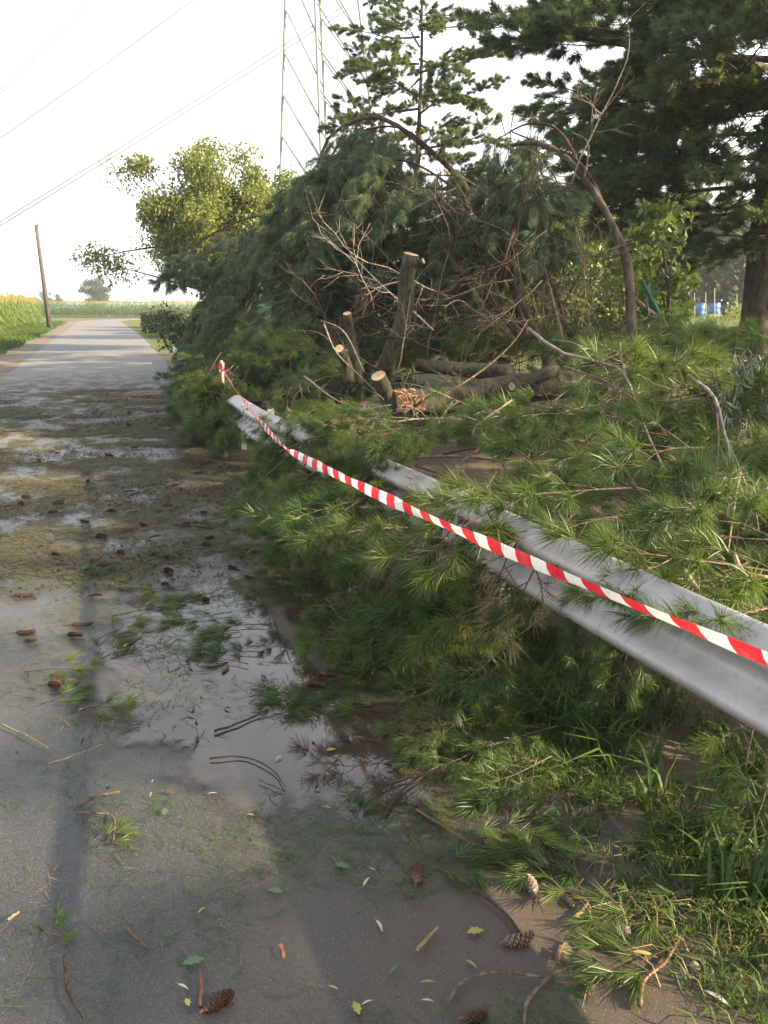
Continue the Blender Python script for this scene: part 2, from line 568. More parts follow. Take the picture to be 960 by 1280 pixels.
# soil / verge
m = NT('verge_ground')
co = m.coord('Object')
n1, n2, n3 = m.noise(co, 0.8, 6, 0.65), m.noise(co, 9, 6, 0.7), m.noise(co, 70, 4, 0.7)
col = m.mix(m.ramp(n2, 0.3, 0.7), (0.050, 0.060, 0.022), (0.12, 0.135, 0.048))
col = m.mix(m.ramp(n1, 0.45, 0.7, 0, 0.6), col, (0.17, 0.15, 0.075))
m.color(col); m.rough(0.9, 0.2); m.bump(n3, 0.6, 0.02)
M['ground'] = m.mat
m = NT('bare_soil')
co = m.coord('Object')
n1, n2, n3 = m.noise(co, 1.3, 6, 0.65), m.noise(co, 14, 6, 0.7), m.noise(co, 90, 4, 0.7)
col = m.mix(m.ramp(n2, 0.3, 0.7), (0.075, 0.055, 0.038), (0.17, 0.13, 0.092))
col = m.mix(m.ramp(n1, 0.5, 0.65, 0, 0.55), col, (0.20, 0.165, 0.125))
m.color(col); m.rough(m.ramp(n1, 0.3, 0.7, 0.5, 0.9), 0.35); m.bump(n3, 0.6, 0.015)
M['soil'] = m.mat

# shallow water
m = NT('puddle_water')
m.n.remove(m.b)
fr = m.node('ShaderNodeFresnel'); fr.inputs['IOR'].default_value = 1.75
tr = m.node('ShaderNodeBsdfTransparent'); tr.inputs[0].default_value = (0.62, 0.56, 0.50, 1)
df = m.node('ShaderNodeBsdfDiffuse'); df.inputs[0].default_value = (0.15, 0.115, 0.085, 1)
gl = m.node('ShaderNodeBsdfGlossy'); gl.inputs['Roughness'].default_value = 0.015
bp = m.node('ShaderNodeBump'); bp.inputs['Strength'].default_value = 0.03; bp.inputs['Distance'].default_value = 0.01
m.link(m.noise(m.coord('Object'), 9, 2), bp.inputs['Height'])
m.link(bp.outputs[0], gl.inputs['Normal']); m.link(bp.outputs[0], fr.inputs['Normal'])
mx1 = m.node('ShaderNodeMixShader'); mx1.inputs[0].default_value = 0.28
m.link(tr.outputs[0], mx1.inputs[1]); m.link(df.outputs[0], mx1.inputs[2])
mx2 = m.node('ShaderNodeMixShader')
m.link(fr.outputs[0], mx2.inputs[0]); m.link(mx1.outputs[0], mx2.inputs[1]); m.link(gl.outputs[0], mx2.inputs[2])
at = m.node('ShaderNodeAttribute', attribute_name='tone')
ed = m.math('ADD', at.outputs['Fac'], m.math('MULTIPLY', m.math('SUBTRACT', m.noise(m.coord('Object'), 7, 7, 0.7), 0.5), 1.3))
clr = m.node('ShaderNodeBsdfTransparent')
mx3 = m.node('ShaderNodeMixShader'); m.link(m.ramp(ed, 0.22, 0.80), mx3.inputs[0])
m.link(clr.outputs[0], mx3.inputs[1]); m.link(mx2.outputs[0], mx3.inputs[2])
m.link(mx3.outputs[0], m.out.inputs[0])
M['water'] = m.mat

# ------------------------------------------------------------------ ground, road, shoulders
xs = np.unique(np.concatenate([np.linspace(-440, -60, 12), np.linspace(-60, 80, 57), np.linspace(80, 440, 12)]))
ys = np.unique(np.concatenate([np.linspace(-60, 0, 10), np.linspace(0, 130, 53), np.linspace(130, 780, 14)]))
vg, fg = [], []
for y in ys:
    for x in xs:
        vg.append((x, y, terr(x, y) - 0.02))
nx = len(xs)
for j in range(len(ys) - 1):
    for i in range(nx - 1):
        fg.append((j * nx + i, j * nx + i + 1, (j + 1) * nx + i + 1, (j + 1) * nx + i))
g = MB(); g.add(vg, fg)
tag(obj('ground', g.mesh('ground', [M['ground']], True)), kind='structure')


def road_axis(s):
    """axis point and direction of the road at s metres: straight, then bending right"""
    if s <= 92:
        return SL(s, 0), RD, RN
    rr = 38.0
    a = (s - 92) / rr
    c = SL(92, rr)
    d = Vector((RD.x * math.cos(a) + RN.x * math.sin(a), RD.y * math.cos(a) + RN.y * math.sin(a), 0))
    n = Vector((RN.x * math.cos(a) - RD.x * math.sin(a), RN.y * math.cos(a) - RD.y * math.sin(a), 0))
    return c - n * rr, d, n


def road_sheet(name, lo, hi, z, mat, s0, s1, step, cols=6, kind='structure', jag=0.0):
    vs, fs, uvs = [], [], []
    ss = np.arange(s0, s1 + 1e-6, step)
    for i, s in enumerate(ss):
        p, d, n = road_axis(s)
        a, b = lo(s), hi(s)
        for j in range(cols + 1):
            l = a + (b - a) * j / cols
            if jag and j in (0, cols):
                l += jag * mnoise.fractal(Vector((s * 0.9, j * 3.1, 0)), 0.8, 2, 5)
            q = p + n * l
            vs.append((q.x, q.y, z)); uvs.append((l, s))
    k = cols + 1
    for i in range(len(ss) - 1):
        for j in range(cols):
            fs.append((i * k + j, i * k + j + 1, (i + 1) * k + j + 1, (i + 1) * k + j))
    b = MB(); b.add(vs, fs)
    me = b.mesh(name, [mat], True)
    ul = me.uv_layers.new(name='UVMap')
    for lp in me.loops:
        ul.data[lp.index].uv = uvs[lp.vertex_index]
    return tag(obj(name, me), kind=kind)


def right_edge(s):
    return 1.45 + 0.7 * min(1, max(0, (s - 8) / 40.0))


road_sheet('road', lambda s: -2.25, right_edge, 0.0, M['road'], -6, 170, 0.5, 8, jag=0.10)
road_sheet('dirt_shoulder', lambda s: -3.35, lambda s: -2.1, -0.005, M['soil'], -6, 150, 0.5, 3, jag=0.25)
road_sheet('muddy_verge', lambda s: right_edge(s) - 0.3, lambda s: right_edge(s) + 2.6, -0.005, M['soil'], -6, 30, 0.4, 6, jag=0.35)


def sheet(name, pix, z, mat, jag=0.05, n=140):
    pts = [G(u, v, z) for u, v in pix]
    loop = curve_pts(pts + [pts[0]], n)[:-1]
    c = sum(loop, Vector()) / len(loop)
    k = len(loop)
    rings = [1.30, 1.12, 0.95, 0.6]
    vs, tone = [], []
    for ri, sc in enumerate(rings):
        for i, p in enumerate(loop):
            q = c + (p - c) * sc * (1 + jag * 2.2 * mnoise.fractal(Vector((p.x * 3.5, p.y * 3.5, 1.3)), 0.7, 2.1, 6))
            vs.append((q.x, q.y, z)); tone.append((0.0, 0.45, 0.85, 1.0)[ri])
    vs.append((c.x, c.y, z)); tone.append(1.0)
    area = sum(vs[i][0] * vs[(i + 1) % k][1] - vs[(i + 1) % k][0] * vs[i][1] for i in range(k))
    fs = []
    for ri in range(3):
        for i in range(k):
            fs.append((ri * k + i, ri * k + (i + 1) % k, (ri + 1) * k + (i + 1) % k, (ri + 1) * k + i))
    fs += [(3 * k + i, 3 * k + (i + 1) % k, 4 * k) for i in range(k)]
    if area < 0: fs = [f[::-1] for f in fs]
    b = MB(); b.add(vs, fs)
    me = b.mesh(name, [mat], True)
    at = me.attributes.new('tone', 'FLOAT', 'POINT'); at.data.foreach_set('value', tone)
    return tag(obj(name, me), kind='structure')


sheet('puddle', [(205, 762), (262, 738), (318, 742), (352, 800), (420, 850), (470, 880), (545, 900), (598, 960),
                 (560, 1012), (480, 1040), (400, 1010), (300, 985), (205, 940), (150, 870), (160, 800)], 0.006, M['water'], 0.10)
sheet('puddle', [(345, 690), (410, 700), (470, 770), (400, 780), (352, 745)], 0.006, M['water'], 0.14)

# ------------------------------------------------------------------ plant pieces
def needles(px, dr, ln, wd, bend, r):
    """arrays of bent needles: px (n,3) roots, dr (n,3) unit directions"""
    n = len(px)
    up = r.normal(size=(n, 3))
    side = np.cross(dr, up)
    side /= np.linalg.norm(side, axis=1, keepdims=True) + 1e-9
    ln = ln[:, None]
    mid = px + dr * ln * 0.5
    d2 = dr + np.array([0, 0, -1.0]) * bend
    d2 /= np.linalg.norm(d2, axis=1, keepdims=True)
    tip = mid + d2 * ln * 0.5
    h = side * wd * 0.5
    v = np.stack([px - h, px + h, mid + h, mid - h, tip], axis=1).reshape(-1, 3)
    o = np.arange(n)[:, None] * 5
    q = np.concatenate([o, o + 1, o + 2, o + 3], axis=1)
    t = np.concatenate([o + 3, o + 2, o + 4], axis=1)
    return v, t, q


def bough_parts(seed, L, nside, per, nl, nw, droop, spread, bend, sub=2, rad=0.007, tuft=0.0):
    """a pine bough along +X: wood MB and needle arrays"""
    r = np.random.default_rng(seed)
    rr = random.Random(seed)
    wood = MB()
    main = []
    for i in range(7):
        t = i / 6
        main.append(Vector((L * t, 0.10 * L * math.sin(t * 3 + seed) * t, -droop * L * t * t)))
    main = curve_pts(main, 8)
    wood.tube(main, [rad * (1 - 0.7 * i / 7) for i in range(8)], 5)
    segs = [(main[5], main[7])]
    for k in range(nside):
        t = 0.22 + 0.74 * k / max(1, nside - 1)
        i = min(int(t * 7), 6)
        p = main[i].lerp(main[i + 1], t * 7 - i)
        ax = (main[i + 1] - main[i]).normalized()
        sd = 1 if k % 2 else -1
        ang = R(rr.uniform(35, 60))
        az = Vector((math.cos(ang), sd * math.sin(ang), rr.uniform(-0.25, 0.35)))
        d = (ax * az.x + Vector((0, 1, 0)) * az.y + Vector((0, 0, 1)) * az.z).normalized()
        ll = L * (0.46 - 0.28 * t) * rr.uniform(0.75, 1.25)
        q = p + d * ll * 0.55
        e = q + (d + ax * 0.4 + Vector((0, 0, -droop * 0.6))).normalized() * ll * 0.45
        pts = curve_pts([p, q, e], 5)
        wood.tube(pts, [rad * 0.5, rad * 0.45, rad * 0.4, rad * 0.33, rad * 0.25], 4)
        segs.append((pts[2], pts[4]))
        for _ in range(sub):
            t2 = rr.uniform(0.35, 0.8)
            p2 = p.lerp(e, t2)
            d2 = (d + Vector((rr.uniform(-.2, .6), rr.uniform(-.8, .8), rr.uniform(-.4, .4)))).normalized()
            e2 = p2 + d2 * ll * rr.uniform(0.28, 0.45)
            wood.tube([p2, e2], [rad * 0.3, rad * 0.2], 3)
            segs.append((p2.lerp(e2, 0.35), e2))
    P, D, TN = [], [], []
    for a, b in segs:
        ax = np.array((b - a).normalized())
        ln = (b - a).length
        n = max(10, int(per * (0.6 + 0.6 * min(1.5, ln / 0.16))))
        t = 1 - (1 - tuft) * r.random(n) ** 1.2
        root = np.array(a) + (np.array(b) - np.array(a)) * t[:, None]
        rv = r.normal(size=(n, 3))
        rv -= (rv @ ax)[:, None] * ax
        rv /= np.linalg.norm(rv, axis=1, keepdims=True) + 1e-9
        an = np.radians(spread) * (1.15 - 0.75 * t + r.normal(size=n) * 0.16)
        dr = ax * np.cos(an)[:, None] + rv * np.sin(an)[:, None]
        P.append(root); D.append(dr); TN.append(np.clip(r.normal(0.40, 0.22) + r.normal(0, 0.14, n), 0, 1))
    P, D = np.concatenate(P), np.concatenate(D)
    ln = nl * r.uniform(0.72, 1.15, len(P))
    v, t, q = needles(P, D, ln, nw, bend, r)
    # tone per twig and per needle
    tone = np.concatenate(TN)
    return wood, (v, t, q, np.repeat(tone, 5))


def needle_mesh(name, arr, mat):
    v, t, q, tone = arr
    return np_mesh(name, v, t, [mat], tone, q)


def joined_bough(name, wood, arr, wm, nm):
    """bough and needles in one mesh for boughs too far off to show their twigs"""
    v, t, q, tone = arr
    nv = len(wood.v)
    allv = np.concatenate([np.array(wood.v), v])
    wq = [f for f in wood.f if len(f) == 4]
    wt = []
    for f in wood.f:
        if len(f) == 3: wt.append(f)
        elif len(f) > 4:
            wt += [(f[0], f[i], f[i + 1]) for i in range(1, len(f) - 1)]
    tr = np.concatenate([np.array(wt, dtype=int).reshape(-1, 3), t + nv])
    qd = np.concatenate([np.array(wq, dtype=int).reshape(-1, 4), q + nv])
    mi = np.concatenate([np.zeros(len(wt)), np.ones(len(t)), np.zeros(len(wq)), np.ones(len(q))])
    return np_mesh(name, allv, tr, [wm, nm], np.concatenate([np.zeros(nv), tone]), qd, mi)


NEAR, MID, HANG, FAR, SMALL = [], [], [], [], []
for k in range(6):      # crisp fresh boughs for the pile by the rail
    w, a = bough_parts(100 + k, rnd.uniform(0.62, 0.85), 9, 44, 0.118, 0.0027, 0.12, 66, 0.22, 3, 0.006, 0.35)
    NEAR.append((w.mesh('bough_wood', [M['twig']], True), needle_mesh('bough_needles', a, M['needle'])))
for k in range(2):      # a few browned, half bare boughs among the green ones
    w, a = bough_parts(150 + k, 0.75, 8, 22, 0.10, 0.0026, 0.15, 50, 0.4, 2, 0.006, 0.45)
    NEAR.append((w.mesh('bough_wood', [M['twig_dark']], True), needle_mesh('bough_needles_dry', a, M['needle_dry'])))
for k in range(4):      # drooping crown boughs, mid distance
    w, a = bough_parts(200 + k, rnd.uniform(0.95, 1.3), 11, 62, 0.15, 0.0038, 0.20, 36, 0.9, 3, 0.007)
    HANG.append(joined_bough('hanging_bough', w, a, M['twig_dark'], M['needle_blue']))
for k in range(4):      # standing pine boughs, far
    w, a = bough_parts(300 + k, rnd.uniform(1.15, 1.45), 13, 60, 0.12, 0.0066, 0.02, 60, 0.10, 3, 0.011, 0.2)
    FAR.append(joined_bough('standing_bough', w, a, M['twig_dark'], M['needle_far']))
for k in range(4):      # small sprigs lying on the road
    w, a = bough_parts(400 + k, rnd.uniform(0.22, 0.34), 4, 75, 0.105, 0.0027, 0.02, 40, 0.10, 0, 0.004)
    SMALL.append((w.mesh('sprig_wood', [M['twig_dark']], True), needle_mesh('sprig_needles', a, M['needle'])))


def bare_branch(seed, L, rad, depth=2, kids=6):
    rr = random.Random(seed)
    b = MB()

    def grow(p, d, l, r, dep):
        pts = [p]
        dd = d.copy()
        for i in range(5):
            dd = (dd + Vector((rr.uniform(-.25, .25), rr.uniform(-.25, .25), rr.uniform(-.22, .2)))).normalized()
            pts.append(pts[-1] + dd * l / 5)
        b.tube(pts, [r * (1 - 0.13 * i) for i in range(6)], 5 if dep == depth else 4)
        if dep > 0:
            for k in range(kids if dep == depth else 3):
                t = rr.uniform(0.25, 0.98)
                i = min(int(t * 5), 4)
                q = pts[i].lerp(pts[i + 1], t * 5 - i)
                nd = (dd + Vector((rr.uniform(-1, 1), rr.uniform(-1, 1), rr.uniform(-1, .7)))).normalized()
                grow(q, nd, l * rr.uniform(0.3, 0.55), r * 0.5, dep - 1)
    grow(Vector(), Vector((1, 0, 0)), L, rad, depth)
    return b


BARE = [bare_branch(500 + k, 0.9, 0.008).mesh('bare_branch', [M[('twig_dark', 'twig_dark', 'twig', 'twig_dark', 'twig_grey', 'twig')[k]]], True) for k in range(6)]


def leaves(cent, size, r, aspect=0.45, drop=0.3, updir=0.5):
    """folded leaves (4 verts, 2 triangles) at points cent (n,3)"""
    n = len(cent)
    d = r.normal(size=(n, 3)); d[:, 2] -= drop * 1.5
    d /= np.linalg.norm(d, axis=1, keepdims=True)
    nn = r.normal(size=(n, 3)); nn[:, 2] += updir * 2
    sd = np.cross(d, nn); sd /= np.linalg.norm(sd, axis=1, keepdims=True) + 1e-9
    nn = np.cross(sd, d)
    sz = (size * r.uniform(0.6, 1.3, n))[:, None]
    mid = cent + d * sz * 0.5
    v = np.stack([cent, mid + sd * sz * aspect * 0.5 + nn * sz * 0.07, cent + d * sz - nn * sz * 0.08, mid - sd * sz * aspect * 0.5 + nn * sz * 0.07], axis=1).reshape(-1, 3)
    o = np.arange(n)[:, None] * 4
    t = np.concatenate([np.concatenate([o, o + 1, o + 2], 1), np.concatenate([o, o + 2, o + 3], 1)])
    return v, t


def broadleaf(name, label, cat, base, h, crown_c, crown_r, nclump, per, lsize, mat, trunk_r=0.14, clump_r=0.5, group=None, seed=1, drop=0.3, aspect=0.45, extra=()):
    r = np.random.default_rng(seed)
    rr = random.Random(seed)
    base = Vector(base)
    root = thing(name, label, cat, base, group)
    tr = MB()
    top = Vector((crown_c[0] * 0.3, crown_c[1] * 0.3, crown_c[2] + crown_r[2] * 0.3))
    tp = curve_pts([Vector((0, 0, -0.15)), Vector((rr.uniform(-.1, .1) * h, 0, top.z * 0.45)), top], 8)
    tr.tube(tp, [trunk_r * (1.15 - 0.11 * i) for i in range(8)], 8)
    cents = []
    for k in range(nclump):
        u = r.normal(size=3); u /= np.linalg.norm(u)
        rad = r.random() ** 0.42
        c = np.array(crown_c) + u * rad * np.array(crown_r)
        cents.append(c)
    cents += [np.array(e) for e in extra]
    P = []
    for c in cents:
        i = rr.randint(3, 7)
        st = tp[i]
        e = Vector(c)
        mid = st.lerp(e, 0.55) + Vector((0, 0, 0.06 * h * rr.uniform(0, 1)))
        tr.tube(curve_pts([st, mid, e], 5), [trunk_r * 0.28, trunk_r * 0.22, trunk_r * 0.16, trunk_r * 0.11, trunk_r * 0.05], 4)
        n = int(per * rr.uniform(0.6, 1.4))
        q = r.normal(size=(n, 3)); q /= np.linalg.norm(q, axis=1, keepdims=True)
        q *= (r.random(n) ** 0.55)[:, None] * clump_r * rr.uniform(0.7, 1.3)
        q[:, 2] *= 0.75
        P.append(c + q)
    P = np.concatenate(P)
    v, t = leaves(P, lsize, r, aspect, drop)
    tone = np.repeat(np.clip(r.normal(0.45, 0.25, len(P)), 0, 1), 4)
    obj('trunk', tr.mesh('trunk', [M['bark']], True), root)
    obj('crown', np_mesh('crown', v, t, [mat], tone), root)
    return root


# ------------------------------------------------------------------ guardrail
rail_pts = [Vector((1.95, -0.2, 0)), Vector((1.42, 1.15, 0)), Vector((1.05, 2.04, 0)), Vector((0.11, 4.28, 0)), Vector((-0.49, 5.6, 0)),
            Vector((-1.15, 7.1, 0)), Vector((-2.15, 10.4, 0)), SL(15, 1.65), SL(20, 1.9), SL(26, 2.1)]
rail_line = curve_pts(rail_pts, 64)
rail_len = [0.0]
for a, b in zip(rail_line, rail_line[1:]):
    rail_len.append(rail_len[-1] + (b - a).length)
RTOP = 0.76


def sag(d):
    """the fallen trunk has pressed the far part of the rail down"""
    k = min(1.0, max(0.0, (d - 8.6) / 2.6))
    return -0.36 * k * k * (3 - 2 * k)


def rail_at(d):
    for i in range(len(rail_len) - 1):
        if rail_len[i + 1] >= d:
            f = (d - rail_len[i]) / (rail_len[i + 1] - rail_len[i])
            return rail_line[i].lerp(rail_line[i + 1], f), (rail_line[i + 1] - rail_line[i]).normalized()
    return rail_line[-1], (rail_line[-1] - rail_line[-2]).normalized()


prof = [(0.0, 0.0), (0.012, -0.004), (0.030, -0.018), (0.060, -0.040), (0.080, -0.056), (0.085, -0.072), (0.078, -0.088), (0.045, -0.112), (0.012, -0.136), (0.004, -0.156),
        (0.012, -0.176), (0.045, -0.200), (0.078, -0.224), (0.085, -0.240), (0.080, -0.256), (0.060, -0.272), (0.030, -0.294), (0.012, -0.308), (0.0, -0.312)]
guard = thing('guardrail', 'grey galvanised corrugated steel guardrail half buried under pine boughs along the road', 'guardrail', rail_line[4])


def beam(d0, d1, out):
    b = MB()
    n = max(4, int((d1 - d0) / 0.22))
    vs, k = [], len(prof)
    for i in range(n + 1):
        dq = d0 + (d1 - d0) * i / n
        p, t = rail_at(dq)
        nr = Vector((-t.y, t.x, 0))               # toward the road
        for (o, z) in prof:
            vs.append(p + nr * (o + out) + Vector((0, 0, RTOP + z + sag(dq))) - guard.location)
        for (o, z) in reversed(prof):
            vs.append(p + nr * (o + out - 0.004) + Vector((0, 0, RTOP + z + sag(dq))) - guard.location)
    kk = 2 * k
    fs = []
    for i in range(n):
        for j in range(kk):
            j2 = (j + 1) % kk
            fs.append((i * kk + j, (i + 1) * kk + j, (i + 1) * kk + j2, i * kk + j2))
    fs.append(tuple(range(kk))); fs.append(tuple(n * kk + j for j in range(kk))[::-1])
    b.add(vs, fs)
    # bolt heads at the joint
    return obj('beam', b.mesh('beam', [M['rail']], True), guard)


dd = 0.0
i = 0
while dd < rail_len[-1] - 1:
    beam(dd, min(dd + 4.06, rail_len[-1]), 0.0 if i % 2 else 0.006)
    dd += 4.0
    i += 1
post = MB()
post.box((0, 0, 0.33), (0.006, 0.10, 0.74)); post.box((0.03, 0.047, 0.33), (0.054, 0.006, 0.74)); post.box((0.03, -0.047, 0.33), (0.054, 0.006, 0.74))
post_me = post.mesh('post', [M['rail']])
spc = MB(); spc.box((0, 0, 0), (0.09, 0.11, 0.19)); spc_me = spc.mesh('spacer', [M['rail']])
for jd in range(4, int(rail_len[-1]), 4):
    p, t = rail_at(jd + 0.03)
    nr = Vector((-t.y, t.x, 0))
    for off in (-0.10, 0.10):
        for zz, oo in ((-0.028, 0.055), (-0.128, 0.035), (-0.186, 0.035), (-0.285, 0.055)):
            b = MB(); b.tube([(0, 0, 0), (0.016, 0, 0), (0.020, 0, 0)], [0.016, 0.014, 0.006], 8)
            put('bolt', b.mesh('bolt', [M['rail']]), guard, p + t * off + nr * oo + Vector((0, 0, RTOP + zz + sag(jd))), nr)
blt = MB(); blt.tube([(0, 0, 0), (0.012, 0, 0)], 0.016, 8); blt_me = blt.mesh('bolt', [M['rail']])
d = 2.1
while d < rail_len[-1]:
    p, t = rail_at(d)
    nr = Vector((-t.y, t.x, 0))
    for nm, me, off, z in (('post', post_me, -0.20, 0), ('spacer', spc_me, -0.055, 0.60), ('bolt', blt_me, 0.006, RTOP - 0.156)):
        put(nm, me, guard, p + nr * off + Vector((0, 0, z + sag(d))), nr)
    d += 2.0

# ------------------------------------------------------------------ pine pile on and behind the rail (near fallen pine)
nearpine = thing('fallen_pine', 'near fallen pine sprawled over the guardrail, fresh green boughs and sawn limb stumps', 'fallen tree', G(560, 520))


def rel(parent, pts):
    return [Vector(p) - parent.location for p in pts]


def limb(parent, name, pts, rad, mat, n=8, cutend=False, label=None, num=10, wob=0.06, torn=False):
    b = MB()
    c = curve_pts(rel(parent, pts), num)
    rs = [rad[0] + (rad[1] - rad[0]) * i / (num - 1) for i in range(num)]
    b.tube(c, rs, n, wob=wob)
    o = obj(name, b.mesh(name, [mat], True), parent)
    if label: o['label'] = label
    if cutend:
        f = MB()
        dirv = (c[-1] - c[-2]).normalized()
        rot = frame(dirv)
        k = 16
        vs = [dirv * 0.004]
        for j in range(k):
            a = 2 * math.pi * j / k
            vs.append(dirv * 0.003 + rot @ Vector((0, math.cos(a), math.sin(a))) * rs[-1] * rnd.uniform(0.9, 1.0))
        f.add(vs, [(0, 1 + j, 1 + (j + 1) % k) for j in range(k)])
        obj('cut_face', f.mesh('cut_face', [M['torn' if torn else 'cut']]), o, c[-1])
    return o


# sawn stubs
limb(nearpine, 'limb', [W(478, 470, 7.9), W(497, 420, 7.8), W(507, 385, 7.8), W(508, 350, 7.75), W(514, 318, 7.7)], (0.088, 0.072), M['bark_moss'], 10, True)
limb(nearpine, 'limb', [W(511, 338, 7.72), W(521, 330, 7.68), W(529, 326, 7.65)], (0.035, 0.026), M['bark_moss'], 8, True, num=5)
limb(nearpine, 'limb', [W(448, 480, 7.3), W(440, 430, 7.3), W(434, 392, 7.2)], (0.050, 0.038), M['bark_moss'], 8, True)
limb(nearpine, 'limb', [W(436, 478, 6.9), W(433, 455, 6.9), W(424, 436, 6.75)], (0.050, 0.040), M['bark_moss'], 8, True)
limb(nearpine, 'limb', [W(494, 520, 6.6), W(484, 495, 6.6), W(473, 470, 6.5)], (0.072, 0.062), M['bark_moss'], 10, True)
# trunk: torn end on the left, mossy, running right behind the boughs
limb(nearpine, 'trunk', [W(860, 452, 9.3), W(760, 470, 8.3), W(680, 482, 7.6), W(600, 492, 7.1), W(540, 502, 6.8), W(499, 500, 6.55)], (0.17, 0.10), M['bark_moss'], 12, True, num=16, torn=True)
# splinters on the torn end
sp_ = MB()
for k in range(46):
    p = W(505 + rnd.uniform(-8, 26), 500 + rnd.uniform(-12, 16), 6.45) - nearpine.location
    q = p + Vector((rnd.uniform(-.06, .02), rnd.uniform(-.05, .01), rnd.uniform(-.035, .05)))
    sp_.tube([p, q], [0.016, 0.004], 4)
obj('splinters', sp_.mesh('splinters', [M['torn']]), nearpine)
limb(nearpine, 'limb', [W(520, 456, 8.0), W(580, 462, 7.9), W(640, 466, 7.7)], (0.06, 0.085), M['bark_moss'], 9)
limb(nearpine, 'limb', [W(692, 462, 7.6), W(668, 474, 7.2), W(640, 483, 6.9)], (0.07, 0.035), M['bark_moss'], 8, True)
limb(nearpine, 'limb', [W(380, 540, 7.3), W(345, 520, 7.35), W(330, 505, 7.4)], (0.04, 0.045), M['bark_moss'], 8, True)
limb(nearpine, 'limb', [W(320, 420, 11.5), W(350, 450, 11.0), W(395, 500, 10.2)], (0.10, 0.14), M['bark'], 9)
limb(nearpine, 'limb', [W(802, 500, 6.2), W(798, 475, 6.3), W(802, 455, 6.3)], (0.05, 0.045), M['twig_dark'], 8, True, torn=True)

# visible bare and half-bare branches through the pile (photo polylines at real depth)
TW = [
    ('twig_grey', [(660, 410, 5.4), (700, 440, 5.0), (760, 455, 4.7), (782, 470, 4.6), (800, 520, 4.5), (822, 570, 4.4), (838, 600, 4.35)], 0.010),
    ('twig_grey', [(782, 470, 4.6), (778, 450, 4.65), (775, 428, 4.7)], 0.006),
    ('twig_grey', [(742, 452, 4.7), (720, 430, 4.8), (690, 425, 5.0)], 0.005),
    ('twig_grey', [(860, 470, 4.6), (892, 495, 4.3), (905, 540, 4.2), (920, 590, 4.0), (935, 640, 3.9)], 0.010),
    ('twig_grey', [(905, 540, 4.2), (930, 600, 4.0), (945, 650, 3.9)], 0.006),
    ('twig', [(500, 575, 4.4), (560, 570, 4.3), (620, 575, 4.3), (650, 572, 4.35)], 0.009),
    ('twig', [(520, 582, 4.3), (580, 600, 4.1), (640, 615, 4.0), (690, 625, 3.9)], 0.011),
    ('twig_grey', [(640, 500, 4.6), (590, 540, 4.5), (635, 560, 4.4), (690, 600, 4.3)], 0.006),
    ('twig', [(785, 600, 3.4), (830, 640, 3.2), (870, 670, 3.1), (905, 700, 3.0)], 0.011),
    ('twig', [(760, 575, 3.5), (790, 598, 3.4), (808, 640, 3.25), (840, 690, 3.05)], 0.007),
    ('twig_grey', [(735, 680, 3.05), (760, 668, 3.05), (790, 656, 3.1)], 0.006),
    ('twig_tan', [(855, 714, 2.65), (868, 732, 2.55), (886, 756, 2.45)], 0.013),
    ('twig_tan', [(918, 695, 2.75), (930, 715, 2.65), (960, 722, 2.6)], 0.011),
    ('twig', [(895, 500, 4.3), (898, 560, 4.1), (892, 620, 3.8), (905, 680, 3.4)], 0.006),
    ('twig_tan', [(925, 590, 3.9), (917, 640, 3.6), (910, 690, 3.2)], 0.006),
    ('twig', [(350, 565, 5.3), (400, 545, 5.1), (460, 540, 5.0), (500, 536, 5.0)], 0.007),
    ('twig_dark', [(440, 560, 4.9), (470, 548, 4.9), (508, 535, 4.95)], 0.012),
    ('twig_grey', [(405, 405, 6.9), (420, 440, 6.7), (450, 470, 6.6), (480, 500, 6.5)], 0.008),
    ('twig_grey', [(380, 470, 6.4), (420, 500, 6.2), (470, 520, 6.0), (520, 540, 5.9)], 0.008),
    ('twig', [(545, 500, 6.2), (600, 465, 6.6), (640, 430, 7.0), (660, 400, 7.2)], 0.010),
    ('twig_grey', [(455, 465, 6.7), (430, 415, 6.9), (400, 400, 7.1)], 0.008),
    ('twig_dark', [(750, 960, 2.85), (765, 915, 2.85), (778, 840, 2.75), (788, 770, 2.6)], 0.009),
    ('twig_dark', [(690, 925, 2.95), (735, 918, 2.9), (772, 903, 2.85)], 0.007),
    ('twig_dark', [(772, 903, 2.85), (748, 880, 2.8), (733, 830, 2.75)], 0.005),
    ('twig_dark', [(500, 745, 3.6), (560, 752, 3.5), (600, 760, 3.4), (640, 765, 3.3)], 0.006),
    ('twig_tan', [(580, 705, 3.3), (582, 690, 3.3), (580, 678, 3.3)], 0.010),
    ('twig', [(610, 840, 3.15), (640, 865, 3.1), (670, 885, 3.05)], 0.005),
    ('twig_dark', [(395, 800, 3.9), (450, 790, 3.85), (520, 800, 3.7)], 0.006),
    ('twig_grey', [(700, 505, 5.6), (735, 520, 5.3), (770, 560, 5.0)], 0.007),
    ('twig', [(560, 640, 3.5), (600, 655, 3.4), (650, 660, 3.35)], 0.006),
    ('twig_dark', [(645, 470, 7.0), (700, 500, 6.2), (740, 560, 5.4)], 0.008),
    ('twig_grey', [(580, 520, 5.5), (640, 545, 5.0), (665, 585, 4.5)], 0.007),
]
for mt, pl, rd in TW:
    pts = [W(*p) for p in pl]
    limb(nearpine, 'twig', pts, (rd * 1.0, rd * 0.55), M[mt], 6, num=12, wob=0.1)


